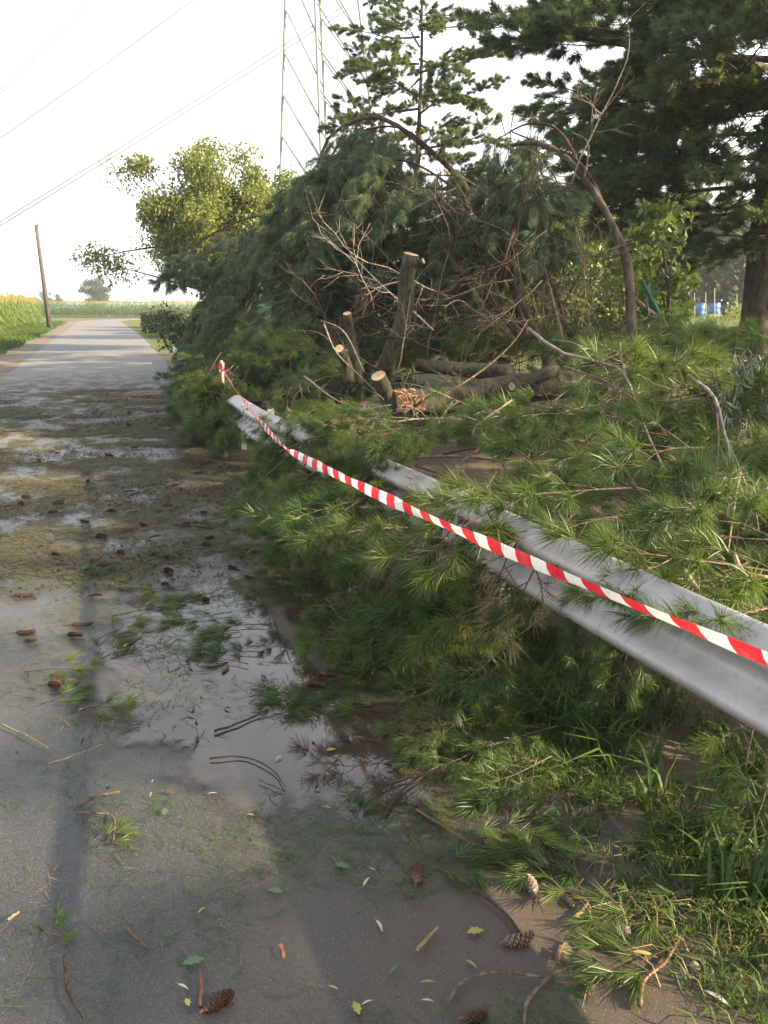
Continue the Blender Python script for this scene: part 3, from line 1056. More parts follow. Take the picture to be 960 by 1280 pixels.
def pile_top(s, l):
    """height of the heap of boughs at road position s, l"""
    edge = 1.06 - 0.42 * math.exp(-((s - 3.9) / 0.9) ** 2) + 0.25 * max(0, 3.0 - s)
    inn = l - edge
    if inn < 0: return 0.0
    h = 0.30 + 0.75 * min(1, inn / 1.0)
    if s < 4.4:                                   # rail stays clear near the camera
        k = min(1.0, max(0, (4.4 - s) / 0.7))
        clear = 0.20 if l < 1.75 else 0.60
        h = h * (1 - k) + min(h, clear) * k
    if 6.4 < s < 7.6 and l < 1.6:
        h = min(h, 0.62)
    if l > 2.3 and s > 4.2: h += 0.18
    h += 0.10 * math.sin(s * 2.3 + l * 1.7)
    return h


def proj(p):
    q = Vector(p) - Vector((0, 0, CAMH))
    dp = q.y * CP - q.z * SP
    return 480 + F * q.x / dp, 640 - F * (q.y * SP + q.z * CP) / dp


TAPE = curve_pts([W(277, 460, 8.7), W(300, 495, 7.3), W(328, 530, 6.0), W(357, 561, 4.95)], 26)[:-1] + \
    [Vector((-.59, 4.90, .738)).lerp(Vector((.88, 1.417, .885)), i / 44) - Vector((0, 0, 0.027 * math.sin(math.pi * i / 44))) for i in range(45)]


def opening(pos, d, sc):
    for k in (0.0, 0.35, 0.7, 0.95):
        q = Vector(pos) + Vector(d).normalized() * sc * k
        u, v = proj(q)
        for p in TAPE:
            a, b = proj(p)
            if q.y < p.y - 0.06 and abs(a - u) < 24 and abs(b - v) < 24: return True
        if pos[1] < 9.5 and ((495 < u < 690 and 436 < v < 497) or (415 < u < 528 and 320 < v < 440)): return True
    return False


def near_bough(pos, d, sc, roll=0.0, parent=None):
    if opening(pos, d, sc): return None
    wm, nm = NEAR[rnd.randrange(6)] if rnd.random() > 0.06 else NEAR[6 + rnd.randrange(2)]
    o = put('bough', wm, parent or nearpine, pos, d, sc, roll)
    n = bpy.data.objects.new('needles', nm)
    COL.objects.link(n)
    n.parent = o
    return o


rightpine = thing('fallen_pine', 'low pine crown heaped behind the rail on the right, crossed by bare grey twigs', 'fallen tree', SL(4.5, 3.4))


def fill_heap(parent, count, s0, s1, lo, hi):
    cnt = tries = 0
    while cnt < count and tries < 9000:
        tries += 1
        s = s0 + (s1 - s0) * rnd.random() ** 1.15
        l = rnd.uniform(lo, hi(s))
        h = pile_top(s, l)
        if h <= 0 or (s < 2.5 and l < 1.9): continue
        p = SL(s, l, 0)
        deep = rnd.random() < 0.25
        z = h * (rnd.uniform(0.3, 0.7) if deep else rnd.uniform(0.85, 1.05))
        az = rnd.uniform(0, 2 * math.pi)
        d = Vector((math.cos(az), math.sin(az), rnd.uniform(-0.2, 0.35)))
        if l < 1.75:                              # outer slope: boughs point down toward the road
            d = (-RN * rnd.uniform(0.0, 0.6) + RD * rnd.uniform(-1, 0.8) + Vector((0, 0, rnd.uniform(-0.8, 0.1))))
        near_bough((p.x, p.y, max(0.08, z)), d, rnd.uniform(0.6, 1.2), rnd.uniform(-0.5, 0.5), parent)
        cnt += 1


fill_heap(nearpine, 36, 3.2, 13.5, 1.35, lambda s: 2.3)
fill_heap(rightpine, 330, 1.9, 10.5, 2.05, lambda s: 2.3 + min(4.2, s * 0.72))
# boughs lying across the top of the rail and hanging down its road side
for k in range(62):
    d_ = rnd.uniform(5.6, 13.5)
    if 8.4 < d_ < 9.0: continue
    rch = 0.45 if d_ < 8 else 1.0
    p, t = rail_at(d_)
    nr = Vector((-t.y, t.x, 0))
    q = p - nr * rnd.uniform(-0.05, 0.30) + Vector((0, 0, rnd.uniform(0.80, 1.12)))
    near_bough(q, nr * rnd.uniform(0.3, 0.75) * rch + t * rnd.uniform(-0.9, 0.7) + Vector((0, 0, rnd.uniform(-1.2, -0.25))), rnd.uniform(0.7, 0.95), rnd.uniform(-.5, .5))

got = 0
for k in range(900):
    if got >= 34: break
    p, t = rail_at(rnd.uniform(9.0, 14.0))
    nr = Vector((-t.y, t.x, 0))
    q = p + nr * rnd.uniform(-0.05, 0.2) + Vector((0, 0, rnd.uniform(0.5, 1.0)))
    if near_bough(q, nr * rnd.uniform(-0.1, 0.35) + t * rnd.uniform(-0.9, 0.9) + Vector((0, 0, rnd.uniform(-0.9, 0.1))), rnd.uniform(0.55, 0.8), rnd.uniform(-.5, .5)): got += 1
for (ua, ub, va, vb, ya, yb, sc0, n_) in [(264, 330, 460, 520, 6.75, 9.8, 0.5, 36), (372, 498, 532, 592, 4.5, 6.4, 0.42, 24), (425, 510, 555, 598, 4.3, 5.4, 0.40, 12)]:
    got = 0
    for k in range(1500):
        if got >= n_: break
        f = rnd.random()
        q = W(ua + (ub - ua) * f, va + (vb - va) * f + rnd.uniform(-22, 8), yb + (ya - yb) * f)
        if near_bough(q, Vector((rnd.uniform(-.9, .5), rnd.uniform(-.5, .5), rnd.uniform(-.7, .25))), sc0 * rnd.uniform(.85, 1.2), rnd.uniform(-.5, .5)): got += 1
for (u, v) in [(600, 895), (655, 870), (705, 905), (585, 850), (745, 880), (800, 890), (690, 945), (640, 925), (850, 930), (560, 880)]:
    near_bough(G(u, v, 0.07), Vector((rnd.uniform(-1, -.2), rnd.uniform(-.8, .3), rnd.uniform(-.05, .12))), rnd.uniform(.36, .5), rnd.uniform(-.4, .4))
# short boughs lying along the top of the rail, hiding most of it
for k in range(34):
    d_ = rnd.uniform(5.0, 8.9)
    if 8.1 < d_ < 8.6: continue
    p, t = rail_at(d_)
    nr = Vector((-t.y, t.x, 0))
    q = p - nr * rnd.uniform(0.1, 0.35) + Vector((0, 0, rnd.uniform(0.84, 1.0)))
    near_bough(q, nr * rnd.uniform(0.4, 0.8) + t * rnd.uniform(-0.8, 0.8) + Vector((0, 0, rnd.uniform(-0.35, 0.15))), rnd.uniform(0.5, 0.68), rnd.uniform(-.5, .5))
# boughs draped over the rail where the photo shows them
for (u, v, y, dx, dy, dz, sc) in [
    (620, 590, 3.75, -0.5, -0.7, -0.45, 0.9), (690, 590, 3.45, -0.7, -0.5, -0.30, 0.95), (760, 600, 3.35, -0.8, -0.4, -0.12, 0.95),
    (720, 640, 3.15, -0.6, -0.6, -0.35, 0.8), (790, 610, 3.3, -0.9, -0.2, 0.05, 0.9), (650, 640, 3.3, -0.4, -0.7, -0.6, 0.7),
    (600, 560, 4.2, -0.6, -0.5, -0.3, 0.9), (570, 530, 4.7, -0.7, -0.6, -0.2, 0.9), (640, 560, 4.2, 0.2, -0.8, -0.1, 0.9),
    (520, 560, 4.55, -0.8, -0.4, -0.35, 0.9), (470, 560, 4.8, -0.6, -0.6, -0.4, 0.9), (430, 545, 5.1, -0.5, -0.8, -0.5, 0.9),
    (400, 560, 5.2, -0.6, -0.6, -0.6, 0.85), (380, 545, 5.4, -0.9, -0.4, -0.4, 0.8), (355, 575, 5.5, -0.7, -0.6, -0.5, 0.8),
    (450, 590, 4.6, -0.4, -0.6, -0.8, 0.8), (490, 585, 4.5, -0.5, -0.6, -0.8, 0.8), (420, 600, 4.9, -0.5, -0.5, -0.9, 0.8),
    (550, 660, 3.65, -0.9, -0.2, 0.10, 0.85), (600, 680, 3.4, -0.9, 0.1, -0.05, 0.8), (580, 690, 3.45, -0.7, -0.4, -0.5, 0.8),
    (530, 690, 3.7, -0.6, -0.3, -0.5, 0.85), (500, 660, 3.9, -0.6, -0.4, -0.6, 0.85), (640, 740, 3.0, -0.7, 0.2, -0.4, 0.75),
    (700, 760, 2.85, -0.8, 0.0, -0.5, 0.75), (560, 500, 5.0, 0.0, -0.5, 0.8, 0.55), (575, 545, 4.6, -0.3, -0.6, 0.6, 0.55), (690, 470, 5.2, -0.8, -0.2, -0.3, 0.8),
    (720, 480, 5.0, -0.6, -0.4, -0.4, 0.8), (800, 560, 4.2, -0.7, -0.5, 0.0, 0.9), (880, 560, 3.9, -0.5, -0.6, 0.1, 0.9),
    (930, 620, 3.3, -0.6, -0.5, 0.1, 0.9), (860, 640, 3.3, -0.8, -0.3, 0.05, 0.9), (940, 700, 2.8, -0.6, -0.5, 0.0, 0.8),
    (950, 870, 2.15, -0.1, -0.2, -0.9, 0.55), (980, 890, 2.05, -0.3, -0.2, -0.8, 0.6), (790, 745, 2.62, -0.2, -0.3, -0.9, 0.42),
    (745, 710, 2.8, -0.1, -0.4, -0.8, 0.42), (890, 745, 2.62, -0.6, -0.3, 0.2, 0.7), (960, 760, 2.5, -0.4, -0.5, 0.2, 0.7),
    (660, 500, 5.0, -0.7, -0.4, 0.15, 0.9), (740, 520, 4.7, -0.8, -0.3, 0.1, 0.9), (620, 480, 5.6, -0.8, -0.2, 0.1, 0.8),
]:
    near_bough(W(u, v, y), Vector((dx, dy, dz)), sc * rnd.uniform(0.9, 1.1), rnd.uniform(-0.5, 0.5))
# low carpet of boughs between road edge and rail (in shade)
for k in range(48):
    s = rnd.uniform(2.7, 6.8)
    edge = 1.0 - 0.42 * math.exp(-((s - 3.9) / 0.9) ** 2)
    l = edge + rnd.uniform(0.28, 0.8)
    d = -RN * rnd.uniform(-0.5, 0.8) + RD * rnd.uniform(-1, 0.6) + Vector((0, 0, rnd.uniform(-0.05, 0.22)))
    p = SL(s, l, rnd.uniform(0.05, 0.26))
    near_bough(p, d, rnd.uniform(0.45, 0.65), rnd.uniform(-0.4, 0.4))
# bare branchwork in the heap
for k in range(70):
    s = rnd.uniform(2.6, 9.5)
    l = rnd.uniform(1.9, 1.8 + s * 0.5)
    z = pile_top(s, l) * rnd.uniform(0.6, 1.05)
    p = SL(s, l, z)
    put('bare_branch', BARE[rnd.randrange(6)], rightpine, p, Vector((rnd.uniform(-1, 1), rnd.uniform(-1, 1), rnd.uniform(-.2, .5))), rnd.uniform(0.5, 1.0), rnd.uniform(0, 6))

# ------------------------------------------------------------------ far fallen pine: drooping crown left and centre
backpine = thing('fallen_pine', 'big fallen pine crown with drooping blue green boughs arching above the sawn stumps', 'fallen tree', G(430, 440))


def heap(parent, blobs, meshes, per, lean, name='bough'):
    for (u, v, y, ru, rv, ry, n) in blobs:
        n = max(1, int(n * per))
        for k in range(n):
            while True:
                q = Vector((rnd.uniform(-1, 1), rnd.uniform(-1, 1), rnd.uniform(-1, 1)))
                if 0.2 < q.length <= 1: break
            q = q.normalized() * (q.length ** 0.6)
            c = W(u, v, y)
            sc = y / F
            off = Vector((q.x * ru * sc, q.y * ry, q.z * rv * sc))
            p = c + off
            if p.z < 0.15: p.z = 0.15 + rnd.random() * 0.3
            out = Vector((q.x * 0.7, q.y * 0.6 - 0.25, 0.0))
            d = out + lean + Vector((rnd.uniform(-.35, .35), rnd.uniform(-.35, .35), rnd.uniform(-.3, .35)))
            d.normalize()
            ln = 0.5 * rnd.uniform(0.75, 1.1)
            put(name, meshes[rnd.randrange(len(meshes))], parent, p - d * 0.35, d, rnd.uniform(0.72, 1.12), rnd.uniform(-0.7, 0.7))


heap(backpine, [
    (278, 365, 17.5, 30, 50, 1.4, 20), (300, 330, 16.0, 48, 46, 1.4, 28), (308, 430, 15.0, 30, 38, 1.0, 18),
    (330, 350, 14.0, 60, 65, 1.5, 34), (320, 440, 12.5, 70, 45, 1.3, 28), (400, 300, 12.0, 55, 80, 1.3, 36),
    (440, 225, 11.5, 50, 60, 1.2, 30), (480, 255, 11.0, 55, 75, 1.1, 30), (540, 265, 10.8, 40, 60, 1.0, 16), (390, 400, 10.8, 70, 50, 1.0, 26),
    (315, 500, 10.5, 36, 28, 0.8, 12), (575, 335, 11.6, 62, 50, 0.8, 20), (470, 340, 11.6, 40, 60, 0.8, 12),
], HANG, 0.92, Vector((-0.35, -0.15, -0.75)))
ARCH = [
    ('bark', [(655, 420, 9.6), (640, 350, 9.8), (610, 285, 10.2), (575, 225, 10.6), (530, 182, 11.0), (470, 145, 11.3), (415, 168, 11.5), (398, 205, 11.5)], 0.055),
    ('twig_dark', [(560, 205, 10.7), (500, 160, 11.0), (440, 170, 11.2), (400, 210, 11.4)], 0.020),
    ('twig_dark', [(610, 285, 10.2), (560, 230, 10.5), (500, 200, 10.8), (440, 215, 11.1)], 0.022),
    ('twig_dark', [(590, 250, 10.3), (545, 235, 10.5), (490, 240, 10.8)], 0.018),
    ('bark', [(420, 405, 11.0), (395, 360, 11.4), (365, 335, 12.2), (335, 310, 13.0), (305, 296, 13.6)], 0.050),
    ('bark', [(440, 320, 11.2), (400, 288, 11.8), (370, 275, 13.0), (320, 270, 14.5), (270, 290, 15.5), (235, 312, 16.5)], 0.035),
    ('twig_grey', [(570, 235, 9.9), (510, 265, 10.0), (470, 295, 10.0), (440, 315, 10.0), (405, 320, 10.0)], 0.013),
    ('twig_grey', [(472, 293, 10.0), (466, 320, 9.9), (464, 345, 9.8)], 0.007),
    ('twig', [(355, 445, 11.2), (330, 420, 11.8), (300, 400, 12.4), (255, 390, 13.4)], 0.028),
    ('twig_dark', [(520, 390, 9.2), (560, 350, 9.4), (590, 300, 9.8), (600, 260, 10.2)], 0.024),
    ('twig_dark', [(660, 430, 8.8), (625, 390, 9.0), (580, 345, 9.2), (555, 310, 9.4)], 0.055),
]
for mt, pl, rd in ARCH:
    limb(backpine, 'limb', [W(*p) for p in pl], (rd, rd * 0.3), M[mt], 7, num=18, wob=0.08)
for k in range(38):       # dead inner twigs
    c = W(rnd.uniform(450, 700), rnd.uniform(220, 470) if k % 4 == 0 else rnd.uniform(340, 475), rnd.uniform(8.6, 10.8))
    put('bare_branch', BARE[rnd.randrange(6)], backpine, c, Vector((rnd.uniform(-1, .6), rnd.uniform(-.6, .6), rnd.uniform(-.6, .8))), rnd.uniform(0.8, 1.7), rnd.uniform(0, 6))

# ------------------------------------------------------------------ broken pine, right of centre: bent bare stem and hanging top
bent = thing('broken_pine', 'snapped pine with a bare bent brown stem and a hanging twiggy top', 'fallen tree', G(795, 475))
BENT = [
    ('bark', [(797, 478, 8.4), (790, 420, 8.5), (787, 350, 8.6), (778, 310, 8.7), (757, 265, 8.8), (737, 232, 8.9), (705, 195, 9.1), (670, 178, 9.3), (640, 182, 9.5)], 0.060),
    ('twig_dark', [(757, 265, 8.8), (740, 225, 8.9), (715, 195, 9.0), (690, 185, 9.2), (640, 165, 9.5)], 0.022),
    ('twig_dark', [(737, 232, 8.9), (700, 165, 9.1), (660, 155, 9.4), (620, 175, 9.6)], 0.018),
    ('twig', [(730, 225, 8.9), (735, 180, 8.9), (715, 165, 9.0)], 0.012),
    ('bark', [(690, 470, 8.4), (672, 420, 8.6), (650, 370, 8.9), (630, 310, 9.2), (615, 270, 9.5)], 0.050),
    ('twig_dark', [(712, 440, 8.8), (700, 380, 8.9), (680, 330, 9.0), (665, 290, 9.2)], 0.030),
    ('twig_dark', [(700, 390, 8.9), (730, 330, 9.0), (735, 290, 9.1)], 0.015),
    ('twig_dark', [(787, 350, 8.6), (775, 385, 8.5), (780, 420, 8.4)], 0.013),
    ('twig', [(705, 430, 8.5), (690, 370, 8.7), (672, 300, 9.0)], 0.016),
]
for mt, pl, rd in BENT:
    limb(bent, 'limb', [W(*p) for p in pl], (rd, rd * 0.35), M[mt], 8, num=16, wob=0.08)
heap(bent, [(630, 235, 10.0, 42, 55, 0.8, 22), (655, 215, 9.6, 30, 40, 0.6, 10), (585, 300, 10.2, 35, 45, 0.8, 10)], HANG, 1.0, Vector((-0.2, -0.1, -0.9)))
for k in range(60):
    c = W(rnd.uniform(640, 740), rnd.uniform(190, 450), rnd.uniform(8.6, 9.4))
    put('bare_branch', BARE[rnd.randrange(6)], bent, c, Vector((rnd.uniform(-1, .5), rnd.uniform(-.4, .4), rnd.uniform(-.9, .6))), rnd.uniform(0.6, 1.3), rnd.uniform(0, 6))

# ------------------------------------------------------------------ standing pines
def pine(label, base, h, r0, first, limbs, per, spec=None, per_spec=None, seed=1, group='standing pines by the road', lmax=5.0, bscale=1.3):
    rr = random.Random(seed)
    base = Vector(base)
    root = thing('pine_tree', label, 'pine tree', base, group)
    tb = MB()
    tp = [Vector((0.04 * h * 0.15 * math.sin(i * 0.7 + seed), 0, -0.2 + (h + 0.2) * i / 12)) for i in range(13)]
    tb.tube(tp, [r0 * (1 - 0.92 * (i / 12) ** 0.9) * (1.25 if i == 0 else 1) for i in range(13)], 14, wob=0.04)
    obj('trunk', tb.mesh('trunk', [M['bark']], True), root)
    todo = []
    for k in range(limbs):
        z = first + (h * 0.97 - first) * ((k + rr.random()) / limbs)
        az = k * 2.4 + rr.uniform(-.4, .4)
        f = (z - first) / (h - first)
        ln = lmax * (1 - f) ** 0.7 * rr.uniform(0.7, 1.05) + 0.4
        todo.append((z, az, ln, rr.uniform(-0.02, 0.22)))
    for q_, (z, az, ln, rise) in enumerate((spec or []) + todo):
        d = Vector((math.sin(az), math.cos(az), 0))
        st = Vector((0, 0, z))
        c = curve_pts([st, st + d * ln * 0.35 + Vector((0, 0, rise * ln * 0.15)), st + d * ln * 0.7 + Vector((0, 0, rise * ln * 0.45)), st + d * ln + Vector((0, 0, rise * ln))], 10)
        lb = MB()
        rb = 0.016 + 0.011 * ln
        lb.tube(c, [rb * (1 - 0.085 * i) for i in range(10)], 6, wob=0.08)
        obj('limb', lb.mesh('limb', [M['bark']], True), root)
        n = max(3, int((per_spec if spec and q_ < len(spec) else per) * ln))
        for k in range(n):
            t = 0.25 + 0.75 * (k + rr.random()) / n
            i = min(int(t * 9), 8)
            p = c[i].lerp(c[i + 1], t * 9 - i)
            sd = 1 if k % 2 else -1
            sw = R(rr.uniform(15, 75)) * sd
            dd = Vector((d.x * math.cos(sw) - d.y * math.sin(sw), d.x * math.sin(sw) + d.y * math.cos(sw), rr.uniform(-0.25, 0.4)))
            o = put('bough', FAR[rr.randrange(len(FAR))], root, p, dd, bscale * rr.uniform(0.75, 1.15) * (0.7 if ln < 1.2 else 1), rr.uniform(-0.4, 0.4), base=True)
    return root


W270 = R(270)
BIG_BARE = [(948, 88, 17.5), (915, 78, 17.2), (893, 60, 17.0), (873, 35, 16.8), (862, 5, 16.6), (858, -30, 16.5)]
pine('tall dark pine with a thick trunk beside the allotment gardens', (8.0, 17.6, 0.1), 17, 0.36, 7.6, 9, 0.8, per_spec=2.2, spec=[(3.0, R(140), 2.6, -.1), (4.0, R(165), 2.8, -.05), (4.8, R(120), 2.8, 0), (5.6, R(150), 3.0, .05), (3.6, R(330), 3.0, -.1), (4.6, R(350), 3.0, 0), (5.4, R(310), 3.4, 0), (6.0, R(60), 2.6, 0), (4.3, R(90), 2.6, -.05),(3.3, W270 - .3, 2.6, -.15), (2.9, W270 - .9, 2.2, -.15), (3.5, R(180), 2.4, -.1), (3.4, W270 + .3, 3.0, -.1), (2.6, W270 - .55, 1.8, -.1),
    (6.2, W270 - .15, 5.0, 0.06), (6.9, W270 + .10, 4.2, 0.10), (6.0, W270 - .5, 4.6, 0.02), (5.4, W270 - .20, 3.4, -0.02), (4.9, W270 + .25, 3.2, 0.00),
    (5.7, W270 + .45, 4.0, 0.06), (4.4, W270 - .35, 3.7, -0.06), (4.1, W270 - .8, 3.6, -0.10), (5.0, W270 - 1.1, 4.4, -0.02), (6.4, W270 - 1.0, 4.0, 0.04),
    (7.4, W270 - .3, 4.4, 0.12), (4.7, R(170), 3.0, -0.05), (6.0, R(150), 3.4, 0.02), (3.9, W270 + .05, 3.8, -0.12), (5.2, R(215), 4.0, 0.0), (6.6, R(200), 3.8, 0.05)], seed=3, lmax=4.6, bscale=1.5)
bigpine = [o for o in bpy.data.objects if o.get('label', '').startswith('tall dark pine')][0]
limb(bigpine, 'limb', [W(*p) for p in BIG_BARE], (0.16, 0.06), M['bark_moss'], 8, num=14)
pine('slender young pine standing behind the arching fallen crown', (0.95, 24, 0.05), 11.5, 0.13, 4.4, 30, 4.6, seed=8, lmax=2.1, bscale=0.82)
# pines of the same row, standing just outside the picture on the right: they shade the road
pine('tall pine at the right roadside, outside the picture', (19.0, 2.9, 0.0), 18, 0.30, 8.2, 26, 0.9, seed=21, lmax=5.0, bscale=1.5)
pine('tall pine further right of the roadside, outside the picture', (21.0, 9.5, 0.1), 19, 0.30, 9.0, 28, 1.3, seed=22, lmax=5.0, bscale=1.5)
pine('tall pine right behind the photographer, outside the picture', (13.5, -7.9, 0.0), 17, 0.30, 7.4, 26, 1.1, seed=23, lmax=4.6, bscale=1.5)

# ------------------------------------------------------------------ broadleaf trees and shrubs
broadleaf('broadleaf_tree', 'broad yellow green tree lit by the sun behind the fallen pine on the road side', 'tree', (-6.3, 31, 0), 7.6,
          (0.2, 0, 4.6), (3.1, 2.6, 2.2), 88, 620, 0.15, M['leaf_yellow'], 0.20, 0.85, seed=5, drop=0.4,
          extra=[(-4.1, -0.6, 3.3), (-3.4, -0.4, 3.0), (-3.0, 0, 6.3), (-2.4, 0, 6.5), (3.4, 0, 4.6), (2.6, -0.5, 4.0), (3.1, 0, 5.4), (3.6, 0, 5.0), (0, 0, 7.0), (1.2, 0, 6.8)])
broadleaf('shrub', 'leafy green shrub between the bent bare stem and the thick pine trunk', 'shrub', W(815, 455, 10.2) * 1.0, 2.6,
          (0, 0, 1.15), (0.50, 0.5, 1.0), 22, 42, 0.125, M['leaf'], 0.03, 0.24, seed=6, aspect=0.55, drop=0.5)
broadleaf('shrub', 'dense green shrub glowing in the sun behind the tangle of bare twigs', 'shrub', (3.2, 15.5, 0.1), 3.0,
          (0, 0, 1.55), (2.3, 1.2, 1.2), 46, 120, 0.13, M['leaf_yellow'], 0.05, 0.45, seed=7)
broadleaf('shrub', 'round green shrub right of the bare twigs, behind the leafy shrub', 'shrub', (4.3, 16.0, 0.15), 2.6,
          (0, 0, 1.25), (1.4, 1.0, 1.1), 26, 110, 0.13, M['leaf'], 0.05, 0.4, seed=9)
broadleaf('tree', 'rounded green tree behind the bare twigs, beyond the shrubs', 'tree', (5.2, 27, 0.2), 5.4,
          (0, 0, 3.0), (3.2, 2.0, 2.0), 50, 260, 0.17, M['leaf'], 0.12, 0.7, seed=17)
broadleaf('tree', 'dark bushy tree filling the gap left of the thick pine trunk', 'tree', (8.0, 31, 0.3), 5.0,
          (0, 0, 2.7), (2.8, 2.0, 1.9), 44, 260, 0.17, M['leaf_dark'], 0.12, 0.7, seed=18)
for (lab, x, y, h, sd) in [('bushy tree beyond the yellow green tree, mostly hidden by the fallen crown', -3.6, 42, 8.4, 61), ('taller bushy tree further along the road, hidden behind the fallen crown', -2.5, 53, 9.6, 62),
                           ('bushy tree near the clipped hedge, hidden behind the yellow green tree', -6.4, 62, 9.0, 63)]:
    broadleaf('tree', lab, 'tree', (x, y, 0), h, (0, 0, h * .62), (2.8, 2.8, h * .36), 50, 170, 0.26, M['leaf'], 0.2, 1.0, seed=sd)
broadleaf('shrub', 'low yellow green bush in front of the thick pine trunk', 'shrub', (4.9, 11.8, 0.1), 0.9,
          (0, 0, 0.34), (1.2, 0.8, 0.30), 26, 60, 0.11, M['leaf_yellow'], 0.02, 0.25, seed=10, aspect=0.6)
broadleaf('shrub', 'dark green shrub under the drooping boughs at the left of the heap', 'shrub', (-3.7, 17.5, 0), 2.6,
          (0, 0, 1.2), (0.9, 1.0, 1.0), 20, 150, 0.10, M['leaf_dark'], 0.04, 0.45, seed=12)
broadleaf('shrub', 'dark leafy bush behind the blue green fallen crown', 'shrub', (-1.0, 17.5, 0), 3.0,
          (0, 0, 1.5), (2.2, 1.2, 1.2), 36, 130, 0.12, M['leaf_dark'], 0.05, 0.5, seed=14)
broadleaf('shrub', 'bush of bright lime leaves on the tape side of the fallen crown', 'shrub', W(322, 470, 10.6) - Vector((0, 0, 0.45)), 1.0,
          (0, 0, 0.4), (0.38, 0.3, 0.35), 10, 40, 0.09, M['leaf'], 0.015, 0.16, seed=15)
# trees further off
for (lab, x, y, h, c, cr, n, mt, sd) in [
    ('hazy round tree standing beyond the far corn field', -71, 205, 9, (0, 0, 5.0), (3.6, 3.4, 4.0), 40, 'leaf_dark', 31),
    ('low far tree over the corn behind the utility pole', -97, 240, 6, (0, 0, 3.2), (4.5, 3.5, 2.6), 24, 'leaf_dark', 32),
    ('small distant bush on the horizon left of the hazy round tree', -115, 330, 5, (0, 0, 2.8), (3.5, 3.0, 2.0), 16, 'leaf_dark', 33),
    ('tree tops showing over the corn at the left edge', -56, 112, 4.6, (0, 0, 2.6), (3.0, 2.0, 1.7), 20, 'leaf', 34),
]:
    broadleaf('far_tree', lab, 'tree', (x, y, 0), h, c, cr, n, 150, 0.42, M[mt], 0.25, 1.15, seed=sd)
# dark wood behind the gardens
r = np.random.default_rng(44)
P = []
for k in range(460):
    c = np.array([r.uniform(5, 75), r.uniform(74, 84), 0]); c[2] = terr(c[0], c[1]) + r.uniform(0.5, 8.5)
    q = r.normal(size=(120, 3)) * np.array([1.6, 1.0, 1.1])
    P.append(c + q)
P = np.concatenate(P); P[:, 2] = np.maximum(P[:, 2], 0.3)
v, t = leaves(P, 0.75, r, 0.6)
tag(obj('far_wood', np_mesh('far_wood', v, t, [M['leaf_dark']], np.repeat(np.clip(r.normal(.4, .25, len(P)), 0, 1), 4))),
    'dark wood behind the allotment gardens', 'wood', kind='stuff')

# clipped hedge at the roadside
hp = SL(52, 4.0)
hedge = thing('hedge', 'dark clipped box hedge block beside the road near the bend', 'hedge', hp)
r = np.random.default_rng(50)
n = 9000
q = r.uniform(-1, 1, (n, 3))
ax = r.integers(0, 3, n)
sg = np.sign(r.uniform(-1, 1, n))
q[np.arange(n), ax] = sg * r.uniform(0.82, 1.03, n)
q[:, 0] *= 1.25; q[:, 1] *= 1.6; q[:, 2] = (q[:, 2] + 1) * 0.62
v, t = leaves(q, 0.13, r, 0.6)
obj('foliage', np_mesh('foliage', v, t, [M['leaf_dark']], np.repeat(r.random(n), 4)), hedge)
hb = MB(); hb.box((0, 0, 0.55), (2.1, 2.8, 1.1)); obj('core', hb.mesh('core', [M['leaf_dark']]), hedge)

# ------------------------------------------------------------------ corn
def corn_field(name, label, pts, r):
    V, T, A, MI = [], [], [], []
    o = 0
    for (x, y, z, h) in pts:
        w = 0.016
        # stalk
        vs = [(x - w, y, z), (x + w, y, z), (x, y, z + h)]
        ts = [(0, 1, 2)]
        at = [0.3] * 3; mi = [0]
        for k in range(8):
            zz = z + h * (0.16 + 0.095 * k)
            a = k * math.pi + r.normal(0, 0.5) + r.uniform(0, 3)
            ln = r.uniform(0.55, 0.85) * (1 - 0.05 * k)
            dx, dy = math.cos(a), math.sin(a)
            sx, sy = -dy * 0.05, dx * 0.05
            b = len(vs)
            vs += [(x, y, zz), (x + dx * ln * .45 + sx, y + dy * ln * .45 + sy, zz + .22), (x + dx * ln * .45 - sx, y + dy * ln * .45 - sy, zz + .22), (x + dx * ln, y + dy * ln, zz - .08 - 0.1 * r.random())]
            ts += [(b, b + 1, b + 2), (b + 1, b + 3, b + 2)]
            tn = float(np.clip(r.normal(.25 + .07 * k, .2), 0, 1))
            at += [tn] * 4; mi += [0, 0]
        for k in range(4):
            a = r.uniform(0, 6.28); b = len(vs)
            dx, dy = math.cos(a) * .13, math.sin(a) * .13
            vs += [(x, y, z + h * .95), (x + dx + .03, y + dy, z + h + .22), (x + dx - .03, y + dy, z + h + .20)]
            ts += [(b, b + 1, b + 2)]; at += [float(r.random())] * 3; mi += [1]
        V += vs; T += [(a + o, b + o, c + o) for a, b, c in ts]; A += at; MI += mi
        o += len(vs)
    return tag(obj(name, np_mesh(name, np.array(V), np.array(T), [M['corn'], M['tassel']], np.array(A), None, MI)), label, 'corn', kind='stuff')


r = np.random.default_rng(60)
cp = []
for row in range(7):
    l = -5.3 - 0.7 * row
    for s in np.arange(17 + row * 3, 84 + row * 2, 0.24):
        p = SL(s + r.normal(0, .05), l + r.normal(0, .06))
        cp.append((p.x, p.y, terr(p.x, p.y), 1.98 + 0.13 * r.normal()))
corn_field('corn_field', 'field of ripening corn along the left side of the road', cp, r)
cp = []
for row in range(7):
    for x in np.arange(-80, 8, 0.27):
        y = 124 + row * 1.0 + 0.03 * (x + 30)
        cp.append((x + r.normal(0, .08), y + r.normal(0, .1), 0, 2.1 + 0.12 * r.normal()))
corn_field('corn_field', 'field of ripening corn across the far end of the road', cp, r)


